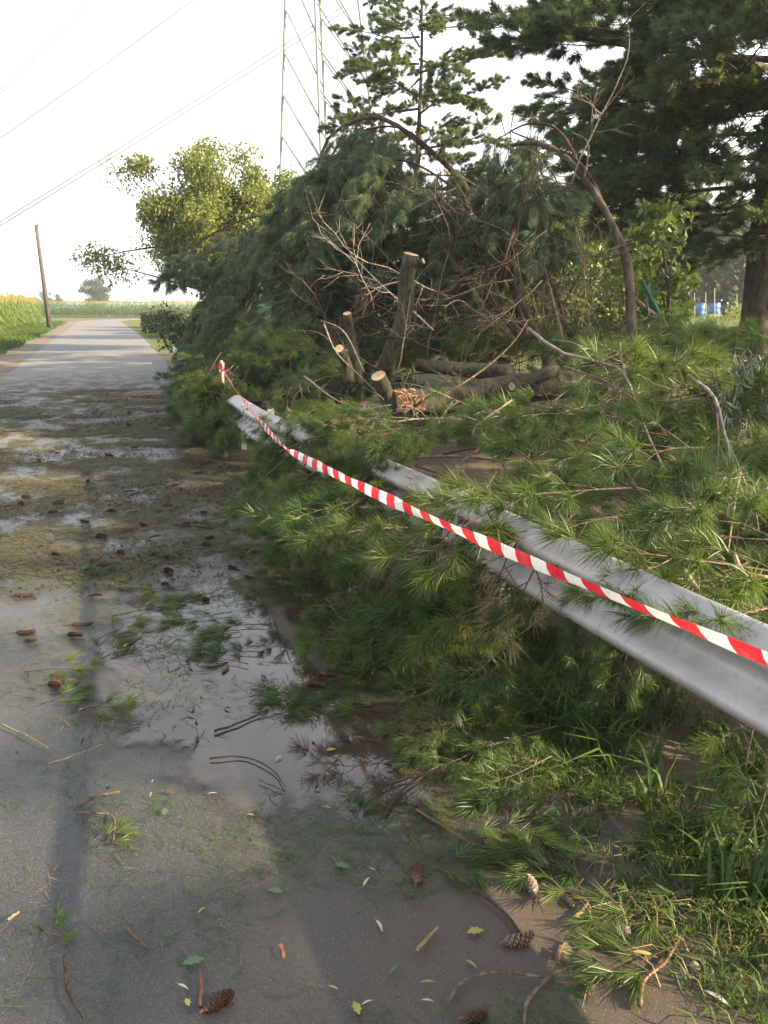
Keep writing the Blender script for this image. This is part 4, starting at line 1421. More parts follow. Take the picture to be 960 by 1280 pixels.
# ------------------------------------------------------------------ grass
def blades(cent, h, wd, r, lean=0.6):
    n = len(cent)
    a = r.uniform(0, 2 * np.pi, n)
    d = np.stack([np.cos(a), np.sin(a), np.zeros(n)], 1)
    sd = np.stack([-np.sin(a), np.cos(a), np.zeros(n)], 1)
    hh = (h * r.uniform(0.5, 1.4, n))[:, None]
    ww = (wd * r.uniform(0.6, 1.3, n))[:, None]
    ln = (lean * r.uniform(0.2, 1.3, n))[:, None]
    up = np.array([0, 0, 1.0])
    m1 = cent + up * hh * 0.55 + d * hh * ln * 0.25
    tp = cent + up * hh * (1 - 0.35 * ln) + d * hh * ln
    v = np.stack([cent - sd * ww, cent + sd * ww, m1 + sd * ww * .8, m1 - sd * ww * .8, tp], 1).reshape(-1, 3)
    o = np.arange(n)[:, None] * 5
    return v, np.concatenate([o + 3, o + 2, o + 4], 1), np.concatenate([o, o + 1, o + 2, o + 3], 1)


def grass(name, label, P, h, wd, mat, r, lean=0.6):
    v, t, q = blades(P, h, wd, r, lean)
    return tag(obj(name, np_mesh(name, v, t, [mat], np.repeat(np.clip(r.normal(.45, .28, len(P)), 0, 1), 5), q)), label, 'grass', kind='stuff')


def scatter_sl(n, s0, s1, l0, l1, r, clump=0.0, dens=None):
    out = []
    while len(out) < n:
        s, l = r.uniform(s0, s1), r.uniform(l0, l1)
        if dens is not None and r.random() > dens(s, l): continue
        k = 1 if not clump else r.integers(5, 14)
        for _ in range(k):
            p = SL(s + r.normal(0, clump), l + r.normal(0, clump))
            out.append((p.x, p.y, terr(p.x, p.y)))
    return np.array(out[:n])


r = np.random.default_rng(70)
nz = lambda s, l: 0.5 + 1.1 * mnoise.noise(Vector((s * 2.2, l * 2.2, 0.4)))
grass('grass', 'short grass and weeds at the road edge under the guardrail', scatter_sl(14000, 0.9, 4.2, 1.12, 2.1, r, 0.025, lambda s, l: nz(s, l) * min(1, max(0.03, (l - 1.12 + 0.10 * (s - 1.2)) * 2.4))), 0.060, 0.0024, M['grass'], r, 1.3)
grass('grass', 'long broad grass blades at the bottom right below the rail', scatter_sl(1000, 1.0, 2.8, 1.5, 2.1, r, 0.04, nz), 0.17, 0.0060, M['grass'], r, 1.1)
grass('dead_grass', 'flattened straw coloured grass on the muddy verge', scatter_sl(800, 1.2, 3.4, 1.2, 1.8, r, 0.05, lambda s, l: nz(s * 1.4 + 9, l)), 0.06, 0.0018, M['straw'], r, 1.7)
grass('grass', 'rough grass bank between the road and the corn on the left', scatter_sl(15000, 12, 90, -4.9, -3.25, r, 0.10), 0.24, 0.016, M['grass'], r, 0.8)
grass('grass', 'mown grass strip beside the road before the clipped hedge', scatter_sl(9000, 14, 52, 2.3, 6.0, r, 0.12), 0.10, 0.016, M['grass'], r, 0.8)
Pm = np.stack([r.uniform(4, 40, 15000), r.uniform(12, 58, 15000), np.zeros(15000)], 1)
Pm[:, 2] = [terr(x, y) for x, y, _ in Pm]
grass('grass', 'sunlit meadow grass behind the fallen pines on the right', Pm, 0.22, 0.02, M['grass'], r, 0.8)

# ------------------------------------------------------------------ allotment gardens on the right
Pg = []
for k in range(90):
    x, y = r.uniform(14, 46), r.uniform(46, 66)
    if y < 60.5 and 0.375 < x / y < 0.43: y += 13
    q = r.normal(size=(60, 3)) * np.array([0.5, 0.5, 0.28]) + np.array([x, y, terr(x, y) + 0.45])
    Pg.append(q)
Pg = np.concatenate(Pg)
v, t = leaves(Pg, 0.24, r, 0.6)
tag(obj('garden_plants', np_mesh('garden_plants', v, t, [M['leaf_yellow']], np.repeat(np.clip(r.normal(.5, .25, len(Pg)), 0, 1), 4))), 'rows of leafy vegetables in the allotment gardens', 'plants', kind='stuff')
for (u, v_, y, rx, lab) in [(875, 388, 58, 0.31, 'bright blue water barrel in the garden, clear of leaves'), (893, 386, 62, 0.40, 'blue water barrel half hidden by leaves behind a stake')]:
    c = W(u, v_, y)
    ht = 0.92 if rx < 0.35 else 0.8
    bt = thing('water_barrel', lab, 'barrel', (c.x, c.y, c.z - ht / 2))
    b = MB()
    zz = [0, .03, .26, .29, .32, .58, .61, .64, .9, .93]
    rr_ = [.92, 1, 1, 1.05, 1, 1, 1.05, 1, 1, .92]
    b.tube([(0, 0, z * ht / .93) for z in zz], [k * rx for k in rr_], 20)
    obj('body', b.mesh('body', [M['barrel']], True), bt)
    b = MB(); b.tube([(0, 0, ht + 0.002), (0, 0, ht + 0.04)], [rx * .97, rx * .95], 20); obj('lid', b.mesh('lid', [M['barrel']], True), bt)
    lg = MB(); lg.box((0, 0, -0.25), (rx * 2.2, rx * 2.2, 0.5)); obj('base', lg.mesh('base', [M['stake']]), bt)
for k, (u, v0, v1, lab) in enumerate([
    (882, 365, 398, 'thin wooden garden stake just right of the bright blue barrel'), (893, 362, 394, 'tallest garden stake in front of the half hidden blue barrel'),
    (861, 365, 392, 'pale garden stake left of the blue barrels'), (921, 368, 396, 'grey garden stake close to the pine trunk'), (868, 366, 380, 'short garden stake above the left leaves'),
    (888, 404, 418, 'low pale stake in the garden row below the barrels'), (955, 380, 415, 'forked pale stake right of the pine trunk')]):
    a, b_ = W(u, v0, 56), W(u, v1 + 16, 56)
    b = MB(); b.tube([b_ - b_, (a - b_) * 0.5 + Vector((0.02, 0, 0)), a - b_], [0.035, 0.03, 0.025], 6)
    tag(obj('garden_stake', b.mesh('garden_stake', [M['stake']]), None, b_), lab, 'stake', 'stakes in the gardens')

# leaning green fence post
a, b_ = W(803, 352, 9.2), W(862, 462, 8.9)
gp = thing('fence_post', 'leaning dark green metal fence post among the leaves', 'post', b_)
b = MB()
b.tube([Vector(), a - b_], [0.020, 0.020], 8)
obj('tube', b.mesh('tube', [M['green_paint']], True), gp)
b = MB(); b.tube([a - b_, (a - b_) * 1.012], [0.025, 0.020], 8); obj('cap', b.mesh('cap', [M['green_paint']], True), gp)
b = MB(); b.tube([(a - b_) * 0.95, (a - b_) * 0.95 + Vector((0.07, 0, -0.32)), (a - b_) * 0.55 + Vector((0.02, 0, 0))], 0.012, 6); obj('brace', b.mesh('brace', [M['green_paint']], True), gp)

# curved branch lying in front of the meadow
b = MB(); bp_ = [W(790, 372, 9.6), W(830, 405, 9.4), W(850, 430, 9.3), (W(900, 440, 9.2))]
b.tube([p - bp_[3] for p in curve_pts(bp_, 14)], [0.03 - 0.0005 * i for i in range(14)], 7, wob=.08)
tag(obj('branch', b.mesh('branch', [M['twig']], True), None, bp_[3]), 'curved brown branch crossing in front of the sunny meadow', 'branch')

# weeping willow-leaved branch, right edge
wb = thing('willow_branch', 'hanging branch with narrow grey green leaves over dark shade at the right edge', 'branch', W(955, 440, 5.3))
st = MB(); Pl = []
for k in range(11):
    a0 = W(965 - k * 5, 440 + rnd.uniform(-6, 14), 5.3 + rnd.uniform(-.25, .25))
    e0 = a0 + Vector((rnd.uniform(-.10, .05), rnd.uniform(-.1, .05), -rnd.uniform(0.35, 0.62)))
    c = curve_pts([a0, a0.lerp(e0, .5) + Vector((-.06, 0, .05)), e0], 8)
    st.tube([p - wb.location for p in c], 0.004, 4)
    for j in range(60):
        t = rnd.random() * 6.99
        p = c[int(t)].lerp(c[int(t) + 1], t - int(t)) - wb.location
        Pl.append(tuple(p))
obj('stem', st.mesh('stem', [M['twig']]), wb)
v, t = leaves(np.array(Pl), 0.085, r, 0.17, 1.2)
obj('foliage', np_mesh('foliage', v, t, [M['leaf_grey']], np.repeat(r.random(len(Pl)), 4)), wb)

# ------------------------------------------------------------------ utility pole, pylon, wires
pb, pt = W(62, 408, 59), W(45, 281, 59)
pole = thing('utility_pole', 'leaning wooden utility pole at the edge of the corn', 'pole', pb)
b = MB(); ax_ = pt - pb
b.tube([Vector((0, 0, -.3)), ax_ * .5, ax_], [0.17, 0.14, 0.11], 12)
obj('shaft', b.mesh('shaft', [M['pole_wood']], True), pole)
b = MB(); b.tube([ax_ + Vector((0.12, 0, -.12)), ax_ + Vector((0.12, 0, .16))], [0.05, 0.035], 8); b.box(ax_ + Vector((0.06, 0, -.1)), (0.2, .06, .06))
obj('insulator', b.mesh('insulator', [M['insul']], True), pole)

PY = 115.0
pyl = thing('pylon', 'tall thin lattice power pylon rising behind the fallen crown', 'pylon', (W(402, 383, PY).x, PY, 0))


def leg_line(u0, v0, u1, v1, y):
    p0, p1 = W(u0, v0, y), W(u1, v1, y)
    d = (p1 - p0) / (p1.z - p0.z)
    return lambda z: p0 + d * (z - p0.z) - pyl.location


lA = leg_line(350, 235, 357, 0, PY)
lB = leg_line(400, 160, 394, 0, PY - 3)
lB2 = leg_line(407, 150, 400, 0, PY + 3)
lC = leg_line(466, 160, 448, 0, PY)
for lf in (lA, lB, lB2, lC):
    b = MB(); b.tube([lf(-0.3), lf(30), lf(62)], [0.19, 0.18, 0.16], 4)
    obj('leg', b.mesh('leg', [M['steel_far']]), pyl)
for (f0, f1) in ((lA, lB), (lB, lC), (lA, lB2), (lB2, lC)):
    z = 0.0
    while z < 58:
        b = MB(); b.tube([f0(z + 8.6), f1(z)], 0.105, 4)
        obj('brace', b.mesh('brace', [M['steel_far']]), pyl)
        z += 4.95
for k in range(3):       # cross arms above the picture
    z = 46 + 6 * k
    b = MB(); b.tube([lA(z) + Vector((-9 + k, 0, 0)), lC(z) + Vector((9 - k, 0, 0))], 0.16, 4)
    obj('cross_arm', b.mesh('cross_arm', [M['steel_far']]), pyl)
for lab, p0, p1 in [
    ('nearest pair of overhead wires at the top left corner, lower wire', (-40, 152, 70), (135, -18, 95)),
    ('nearest pair of overhead wires at the top left corner, upper wire', (-40, 146, 70), (128, -18, 95)),
    ('faint overhead wire right of the nearest pair', (40, 142, 85), (262, -16, 105)),
    ('upper wire of the faint pair reaching the pylon', (150, 182, 90), (440, 0, 118)),
    ('lower wire of the faint pair reaching the pylon', (150, 188, 90), (440, 8, 118)),
]:
    a, c = W(*p0), W(*p1)
    a = a + (a - c) * 0.6
    c = c + (c - a) * 0.12
    mid = (a + c) / 2 + Vector((0, 0, -0.25))
    b = MB(); b.tube([p - a for p in curve_pts([a, mid, c], 16)], 0.062, 4)
    tag(obj('power_line', b.mesh('power_line', [M['wire']]), None, a), lab, 'wire', 'overhead power lines')

# ------------------------------------------------------------------ barrier tape
tape = thing('barrier_tape', 'red and white striped barrier tape stretched along the guardrail', 'barrier tape', W(360, 563, 5.57))
tp = TAPE
vs, uvs, acc = [], [], 0.0
for i, p in enumerate(tp):
    if i: acc += (p - tp[i - 1]).length
    t = (tp[min(i + 1, len(tp) - 1)] - tp[max(i - 1, 0)]).normalized()
    sidev = t.cross(Vector((0, 0, 1))).normalized()
    upv = sidev.cross(t)
    k = i / len(tp)
    tilt = 0.15 + 0.25 * math.sin(acc * 1.1) + 0.22 * math.sin(acc * 5.3 + 1) + 0.45 * max(0, k - 0.6)
    dist = (i - 24.5)
    wd = (0.049 + 0.006 * math.sin(acc * 7.1) + 0.004 * math.sin(acc * 17)) * (1 - 0.75 * math.exp(-(dist / 1.3) ** 2))
    w = upv * math.cos(tilt) + sidev * math.sin(tilt)
    for j in (-0.5, 0, 0.5):
        vs.append(p + w * wd * j + sidev * 0.004 * (1 - abs(j) * 2) - tape.location)
        uvs.append((acc, j + .5))
fs = []
for i in range(len(tp) - 1):
    for j in range(2):
        a = i * 3 + j
        fs.append((a, a + 1, a + 4, a + 3))
b = MB(); b.add(vs, fs)
me = b.mesh('ribbon', [M['tape']], True)
ul = me.uv_layers.new(name='UVMap')
for lp in me.loops: ul.data[lp.index].uv = uvs[lp.vertex_index]
obj('ribbon', me, tape)
b = MB(); vs = []; uvs = []
for i in range(25):      # loops round the stake
    a = i / 24 * 4 * math.pi
    c = tp[0] + Vector((math.cos(a) * .028, math.sin(a) * .028, (i / 24 - .5) * .06)) - tape.location
    vs += [c + Vector((0, 0, -.03)), c + Vector((0, 0, .03))]; uvs += [(i * .02, 0), (i * .02, 1)]
b.add(vs, [(2 * i, 2 * i + 2, 2 * i + 3, 2 * i + 1) for i in range(24)])
me = b.mesh('knot', [M['tape']], True); ul = me.uv_layers.new(name='UVMap')
for lp in me.loops: ul.data[lp.index].uv = uvs[lp.vertex_index]
obj('knot', me, tape)
b = MB(); sb = Vector((tp[0].x, tp[0].y, 0))
b.tube([(0, 0, -.1), (0.01, 0, .6), (0, 0, tp[0].z + .08)], [.018, .018, .016], 8)
tag(obj('stake', b.mesh('stake', [M['stake']], True), None, sb), 'thin wooden stake holding the far end of the tape', 'stake')

# ------------------------------------------------------------------ litter on the road
def needle_litter(name, label, n, dens, s0, s1, l0, l1, mat, r, wd=0.0016, ln=0.085, zmax=0.012):
    P = []
    while len(P) < n:
        s, l = r.uniform(s0, s1), r.uniform(l0, l1)
        if r.random() > dens(s, l): continue
        p = SL(s, l)
        P.append((p.x, p.y, r.uniform(0.003, zmax)))
    P = np.array(P)
    a = r.normal(0.6, 1.3, n)
    d = np.stack([np.cos(a), np.sin(a), r.normal(0, 0.05, n)], 1)
    d /= np.linalg.norm(d, axis=1, keepdims=True)
    sd = np.stack([-np.sin(a), np.cos(a), np.zeros(n)], 1)
    lnv = (ln * r.uniform(0.5, 1.1, n))[:, None]
    bow = sd * lnv * r.normal(0, 0.12, n)[:, None]
    w = (wd * (1 + 0.16 * np.linalg.norm(P[:, :2], axis=1)))[:, None] * .5
    v = np.stack([P - sd * w, P + sd * w, P + d * lnv * .5 + bow + sd * w, P + d * lnv * .5 + bow - sd * w, P + d * lnv], 1).reshape(-1, 3)
    v[:, 2] = np.maximum(v[:, 2], 0.002)
    o = np.arange(n)[:, None] * 5
    return tag(obj(name, np_mesh(name, v, np.concatenate([o + 3, o + 2, o + 4], 1), [mat], np.repeat(r.random(n), 5), np.concatenate([o, o + 1, o + 2, o + 3], 1))), label, 'litter', kind='stuff')


def fr(s, l, sc, off): return mnoise.fractal(Vector((s * sc, l * sc * .8, off)), 0.7, 2, 6)


def d_mid(s, l):
    e = math.exp(-max(0, 4.6 - s) / 1.6) * (1 if s < 12 else math.exp(-(s - 12) / 4))
    return max(0, fr(s, l, 1.1, 3.3) + 0.02) * 3.0 * e


r = np.random.default_rng(80)
needle_litter('needle_litter', 'drifts of olive pine needles strewn over the road', 70000, d_mid, 2.3, 17, -2.2, 1.2, M['needle_olive'], r, 0.0026)
needle_litter('twig_litter', 'broken dark twigs and bark slivers among the needle drifts', 4500, d_mid, 2.3, 17, -2.2, 1.2, M['needle_brown'], r, 0.006, 0.075, 0.016)
needle_litter('needle_litter', 'green pine needles washed up along the puddle and verge', 9000,
              lambda s, l: max(0, fr(s, l, 1.7, 8.8) + 0.02) * 2.2 * math.exp(-max(0, 1.0 - l) / 0.6), 1.2, 6.5, -1.2, 1.5, M['needle'], r)
needle_litter('needle_litter', 'scattered yellow needles on the dry near left of the road', 1500,
              lambda s, l: max(0, fr(s, l, 2.1, 5.1) + 0.03) * 2.4 * math.exp(-max(0, l + 0.85) / 0.3), 1.4, 4.0, -2.0, 0.0, M['straw'], r)
# specks of bark, twigs and seed husks
r = np.random.default_rng(81)
n = 9000
P = []
while len(P) < n:
    s, l = r.uniform(1.6, 16), r.uniform(-2.2, 1.4)
    if r.random() < max(0.03, fr(s, l, 0.9, 6.1) * 1.5 + 0.05) * (0.05 if s < 4.6 else 1):
        p = SL(s, l); P.append((p.x, p.y, 0.006))
P = np.array(P)
v, t = leaves(P, 0.034, r, 0.4, 0.0, 1.5)
v[:, 2] = np.clip(v[:, 2], 0.002, 0.02)
tag(obj('bark_debris', np_mesh('bark_debris', v, t, [M['needle_brown']], np.repeat(r.random(len(P)), 4))), 'small dark bark bits and husks scattered on the road', 'litter', kind='stuff')


# pine cones
def cone_mesh(seed, L, rad, mats, open_=0.5, bend=0.12):
    rr = random.Random(seed)
    b = MB()
    ax = curve_pts([Vector((0, 0, 0)), Vector((L * .5, bend * L, 0)), Vector((L, 0, 0))], 9)
    pr = [.45, .8, .95, 1, .98, .9, .75, .55, .25]
    b.tube(ax, [rad * .72 * k for k in pr], 8)
    n = 64
    for k in range(n):
        t = 0.03 + 0.93 * k / n
        a = k * 2.39996
        i = min(int(t * 8), 7)
        c = ax[i].lerp(ax[i + 1], t * 8 - i)
        rd = rad * (pr[i] + (pr[i + 1] - pr[i]) * (t * 8 - i))
        o = Vector((0, math.cos(a), math.sin(a)))
        s_ = Vector((0, -math.sin(a), math.cos(a)))
        x = Vector((1, 0, 0))
        w = rad * 0.48
        p0 = c + o * rd * .6 - x * L * .02
        p1 = c + o * rd * (0.95 + .15 * open_) + x * L * .035
        p2 = c + o * rd * (1.0 + .55 * open_) + x * L * (.085 - .03 * open_)
        th = o * rad * .12
        b.add([p0 - s_ * w * .6, p0 + s_ * w * .6, p1 + s_ * w, p1 - s_ * w, p2], [(0, 1, 2, 3)], 0)
        b.add([p1 - s_ * w, p1 + s_ * w, p2 + th, p2 - th], [(0, 1, 2), (0, 3, 1)], 1)
    b.tube([ax[0], ax[0] - Vector((0.018, 0, 0))], 0.005, 6)
    return b.mesh('pine_cone', mats)


CONES = [cone_mesh(1, .125, .019, [M['cone'], M['cone_tip']], .6), cone_mesh(2, .11, .021, [M['cone'], M['cone']], .9, .05), cone_mesh(3, .14, .016, [M['cone'], M['cone']], .3, -.1)]
CG = cone_mesh(4, .125, .016, [M['cone_green'], M['cone_resin']], .15, .2)
CR = cone_mesh(5, .11, .02, [M['cone'], M['cone_resin']], .35, .05)


def lay(name, me, u, v, ang, label, cat, sc=1.0, z=0.02, group=None, pitch=0.0):
    p = G(u, v, z)
    o = bpy.data.objects.new(name, me)
    COL.objects.link(o)
    o.matrix_world = Matrix.Translation(p) @ Matrix.Rotation(R(ang), 4, 'Z') @ Matrix.Rotation(R(pitch), 4, 'Y') @ Matrix.Rotation(rnd.uniform(0, 6), 4, 'X') @ Matrix.Scale(sc, 4)
    return tag(o, label, cat, group)


def flat(name, me, u, v, ang, label, cat, sc=1.0, z=0.010, group=None):
    p = G(u, v, z)
    o = bpy.data.objects.new(name, me)
    COL.objects.link(o)
    o.matrix_world = Matrix.Translation(p) @ Matrix.Rotation(R(ang), 4, 'Z') @ Matrix.Scale(sc, 4)
    return tag(o, label, cat, group)


for (me, u, v, ang, lab, sc) in [
    (CONES[0], 450, 921, -12, 'red brown pine cone with a pale end lying at the puddle edge', 0.8),
    (CG, 525, 942, -18, 'olive pine cone in the puddle right of the red brown one', 0.75),
    (CONES[1], 520, 1104, 82, 'open pine cone standing out beside the tuft of bright green needles', 0.85),
    (CONES[0], 628, 1178, 22, 'reddish pine cone at the end of a dark stick in the mud', 0.9),
    (CR, 685, 1085, 108, 'resin streaked pine cone above the green cone on the mud', 0.85),
    (CG, 682, 1108, -50, 'long pale green curved cone beside the resin streaked cones', 0.95),
    (CR, 668, 1118, 95, 'resin streaked pine cone left of the green cone on the mud', 0.85),
    (CONES[2], 655, 1020, 35, 'dark pine cone at the grass edge, left of its neighbour', 0.85),
    (CONES[0], 718, 1016, 24, 'speckled pine cone lying in the grass', 0.85),
    (CONES[2], 860, 1054, -4, 'blackish pine cone in the straw on the verge', 0.95),
    (CONES[1], 255, 1262, 40, 'wet red pine cone against the red twig at the bottom', 0.85),
    (CONES[1], 577, 1272, 10, 'dark pine cone cut off by the bottom edge', 0.7),
    (CONES[0], 381, 855, -10, 'pine cone behind the broken orange bark piece', 0.9),
    (CONES[0], 404, 842, -20, 'dark red pine cone on the needles at the puddle rim', 0.9),
    (CONES[2], 278, 840, 80, 'pine cone lying end on in the middle of the puddle', 0.6),
    (CONES[2], 75, 853, -4, 'pine cone on the sunny needle patch at the left', 0.75),
    (CONES[0], 84, 793, -8, 'pine cone on the needle drift above the sunny patch', 0.8),
    (CONES[2], 16, 744, 14, 'pine cone at the left edge on the wet road', 1.0),
]:
    lay('pine_cone', me, u, v, ang, lab, 'pine cone', sc * 0.82, 0.013, 'pine cones on the road')
CONEPOS = [(120, 706), (65, 692), (88, 780), (201, 730), (205, 712), (186, 672), (203, 632), (226, 655), (240, 653), (252, 680), (256, 672), (192, 638), (150, 662), (120, 670), (133, 638), (230, 745), (252, 748), (305, 745), (285, 707), (146, 690), (145, 735), (30, 800), (60, 855), (292, 662), (310, 690), (60, 640), (100, 650), (305, 720), (175, 655), (160, 640), (320, 650), (250, 640), (110, 745), (20, 790)]
for k, (u, v) in enumerate(CONEPOS):
    lay('pine_cone', CONES[k % 3], u, v, rnd.uniform(-35, 35), 'small dark pine cone strewn across the wet middle stretch of road', 'pine cone', rnd.uniform(.5, .8), 0.014, 'pine cones on the road')
for k in range(30):
    s = 7 + 7.5 * rnd.random() ** 1.3; l = 0.9 - 2.9 * rnd.random() ** 1.4
    p = SL(s, l, 0.016)
    o = bpy.data.objects.new('pine_cone', CONES[k % 3]); COL.objects.link(o)
    o.matrix_world = Matrix.Translation(p) @ Matrix.Rotation(rnd.uniform(0, 6.28), 4, 'Z') @ Matrix.Scale(rnd.uniform(.5, .9), 4)
    tag(o, 'tiny dark pine cone far along the needle strewn road', 'pine cone', 'pine cones on the road')


# fallen leaves
def leaf_mesh(kind, mat):
    b = MB()
    vs, fs = [], []
    n = 12
    for i in range(n + 1):
        t = i / n
        if kind == 'willow': w = .09 * math.sin(math.pi * t ** .8) + .004
        elif kind == 'oak': w = .24 * math.sin(math.pi * t ** .9) * (1 + .32 * math.sin(t * 22)) + .006
        else: w = .13 * (.7 + .3 * math.sin(t * 9)) * (1 - .4 * t)
        z = .06 * math.sin(t * 3.4) if kind != 'oak' else .03 * math.sin(t * 5)
        cy = .06 * math.sin(t * 2.6)
        vs += [(t, cy - w, z + .02), (t, cy, z), (t, cy + w, z + .025)]
    for i in range(n):
        a = i * 3
        fs += [(a, a + 1, a + 4, a + 3), (a + 1, a + 2, a + 5, a + 4)]
    b.add(vs, fs)
    if kind != 'bark': b.tube([(-.16, .02, .01), (0, 0, .004)], .008, 4)
    else:
        b.add([(x, y, z - .035) for x, y, z in vs], [f[::-1] for f in fs])
    return b.mesh('leaf', [mat], True)


LF = {(k, m_): leaf_mesh(k, M[m_]) for k, m_ in [('willow', 'leaf_y'), ('willow', 'leaf_p'), ('willow', 'leaf_o'), ('oak', 'leaf_g'), ('oak', 'leaf_y'), ('willow', 'leaf_g'), ('bark', 'leaf_b'), ('bark', 'leaf_r'), ('oak', 'leaf_o')]}
for (k, m_, u, v, ang, sc, lab) in [
    ('willow', 'leaf_p', 260, 992, 4, .036, 'small white leaf on the wet asphalt'),
    ('willow', 'leaf_o', 226, 929, -8, .040, 'tan leaf floating near the puddle, left of centre'),
    ('willow', 'leaf_p', 344, 950, 48, .045, 'pale slim leaf tilted beside the puddle'),
    ('willow', 'leaf_o', 308, 1018, -14, .034, 'olive slip of leaf right of the white leaf'),
    ('willow', 'leaf_y', 402, 1008, -22, .042, 'yellow leaf on the silt edge'),
    ('oak', 'leaf_g', 418, 1080, -20, .055, 'dark green lobed leaf on the asphalt, upper one'),
    ('oak', 'leaf_g', 336, 1112, -15, .050, 'dark green lobed leaf on the asphalt, lower one'),
    ('oak', 'leaf_g', 206, 1010, -80, .045, 'soaked dark leaf on the grey asphalt at the left'),
    ('willow', 'leaf_p', 454, 1108, 62, .050, 'pale leaf beside the sunlit silt'),
    ('willow', 'leaf_y', 460, 1085, -30, .032, 'yellow slip of leaf over the pale leaf'),
    ('bark', 'leaf_b', 350, 1180, -72, .055, 'orange bark flake on the wet asphalt at the bottom'),
    ('bark', 'leaf_r', 122, 1158, -38, .045, 'dark red bark flake on the left asphalt'),
    ('bark', 'leaf_b', 334, 858, 0, .060, 'bright orange broken bark piece at the puddle rim'),
    ('oak', 'leaf_g', 228, 1205, 18, .065, 'green feathery leaf right of the red twig'),
    ('willow', 'leaf_p', 222, 1230, -30, .040, 'white curled leaf just left of the red twig'),
    ('oak', 'leaf_y', 232, 1248, -60, .030, 'crumpled yellow leaf next to the red twig'),
    ('willow', 'leaf_y', 247, 1142, 55, .036, 'bright yellow leaf lying on bare asphalt'),
    ('willow', 'leaf_p', 470, 1150, -70, .055, 'translucent pale leaf at the lower silt edge'),
    ('willow', 'leaf_g', 486, 1218, 50, .055, 'slim green leaf near the bottom centre'),
    ('willow', 'leaf_o', 525, 1228, 0, .045, 'olive leaf lying flat near the bottom centre'),
    ('willow', 'leaf_o', 410, 1232, -28, .036, 'dull leaf left of the yellow crumpled pair'),
    ('oak', 'leaf_y', 442, 1252, -70, .045, 'yellow green leaf at the bottom edge'),
    ('willow', 'leaf_p', 452, 1256, 25, .035, 'pale yellow leaf beside the bottom edge leaf'),
    ('willow', 'leaf_o', 582, 1200, -48, .045, 'pale brown leaf under the reddish cone'),
    ('oak', 'leaf_y', 584, 1166, 12, .055, 'lime yellow torn leaf on the silt'),
    ('willow', 'leaf_p', 527, 1250, -10, .035, 'pinkish slip of leaf near the bottom'),
    ('oak', 'leaf_y', 408, 938, 18, .045, 'yellow leaf with a red base at the puddle edge'),
    ('willow', 'leaf_p', 190, 978, 88, .025, 'whitish sliver on the left asphalt'),
    ('willow', 'leaf_y', 189, 990, -85, .035, 'yellow green frond on the left asphalt'),
    ('willow', 'leaf_p', 590, 874, 8, .045, 'white leaf on the dark boughs'),
    ('willow', 'leaf_p', 486, 805, 50, .045, 'grey white leaf on the dark boughs at the puddle'),
    ('willow', 'leaf_o', 545, 862, 70, .050, 'tan leaf on the dark boughs'),
    ('oak', 'leaf_o', 710, 1200, 80, .075, 'grey green oak leaf flattened on the mud'),
    ('bark', 'leaf_r', 676, 1185, -35, .045, 'dark red bark strip above the oak leaf'),
    ('bark', 'leaf_r', 710, 1228, -40, .075, 'long dark red bark strip at the bottom right'),
    ('willow', 'leaf_p', 880, 1238, -50, .080, 'long pale blade curled at the bottom right'),
    ('willow', 'leaf_y', 790, 1190, -20, .075, 'yellow blade of leaf on the mud'),
    ('willow', 'leaf_p', 845, 1130, -20, .060, 'pale leaf blade among the verge weeds'),
    ('willow', 'leaf_p', 870, 1075, 10, .070, 'shiny grey leaf in the verge grass'),
    ('willow', 'leaf_o', 718, 1175, 20, .040, 'tan leaf beside the white stick'),
]:
    flat('bark_flake' if k == 'bark' else 'leaf', LF[(k, m_)], u, v, ang, lab, 'bark flake' if k == 'bark' else 'leaf', sc * 0.85, 0.012 if v > 900 or k == 'bark' else 0.010, 'fallen leaves and flakes')


# sticks
def stick(pix, rad, mat, lab, z=0.016, name='stick'):
    pts = [G(u, v, z) for u, v in pix]
    b = MB(); c = curve_pts(pts, 12)
    b.tube([p - pts[0] + Vector((0, 0, 0.0015 * math.sin(i * 1.3))) for i, p in enumerate(c)], [rad * (1 - .035 * i) for i in range(12)], 6, wob=.12)
    return tag(obj(name, b.mesh(name, [M[mat]], True), None, pts[0]), lab, 'stick', 'loose sticks')


stick([(250, 1258), (252, 1235), (250, 1215)], .006, 'leaf_r', 'short red twig at the bottom left')
stick([(650, 1168), (630, 1140), (600, 1118), (575, 1103)], .005, 'twig_dark', 'dark stick from the bright needle tuft to the reddish cone')
stick([(521, 1188), (535, 1172), (548, 1158)], .006, 'twig_tan', 'peeled pale stick lying on the silt')
stick([(520, 1012), (550, 1030), (585, 1052)], .005, 'leaf_r', 'reddish stick at the right shore of the puddle')
stick([(480, 1022), (500, 990), (530, 970)], .004, 'twig_dark', 'dark wet twig poking from the puddle')
stick([(455, 1012), (478, 985), (520, 970)], .004, 'twig_dark', 'thin dark twig left of the reddish stick')
stick([(700, 1185), (690, 1215), (660, 1250), (655, 1280)], .006, 'twig', 'crooked brown stick at the bottom, cutting over the olive leaf')
stick([(560, 1255), (580, 1225), (625, 1215), (680, 1222)], .005, 'twig', 'bowed twig near the bottom right of the road')
stick([(718, 1148), (728, 1138), (735, 1128)], .006, 'twig_tan', 'short white stick on the mud')
stick([(900, 1093), (930, 1086), (962, 1080)], .006, 'twig_tan', 'straight tan stick in the verge grass at the right edge')
stick([(800, 1258), (805, 1225), (830, 1205), (850, 1170)], .006, 'leaf_r', 'red brown root like stick on the muddy verge')
stick([(262, 948), (305, 946), (340, 962), (356, 983)], .003, 'twig_dark', 'fine curved twig on the wet asphalt')
stick([(324, 975), (340, 982), (354, 988)], .002, 'twig_dark', 'fine straight twig under the curved one')
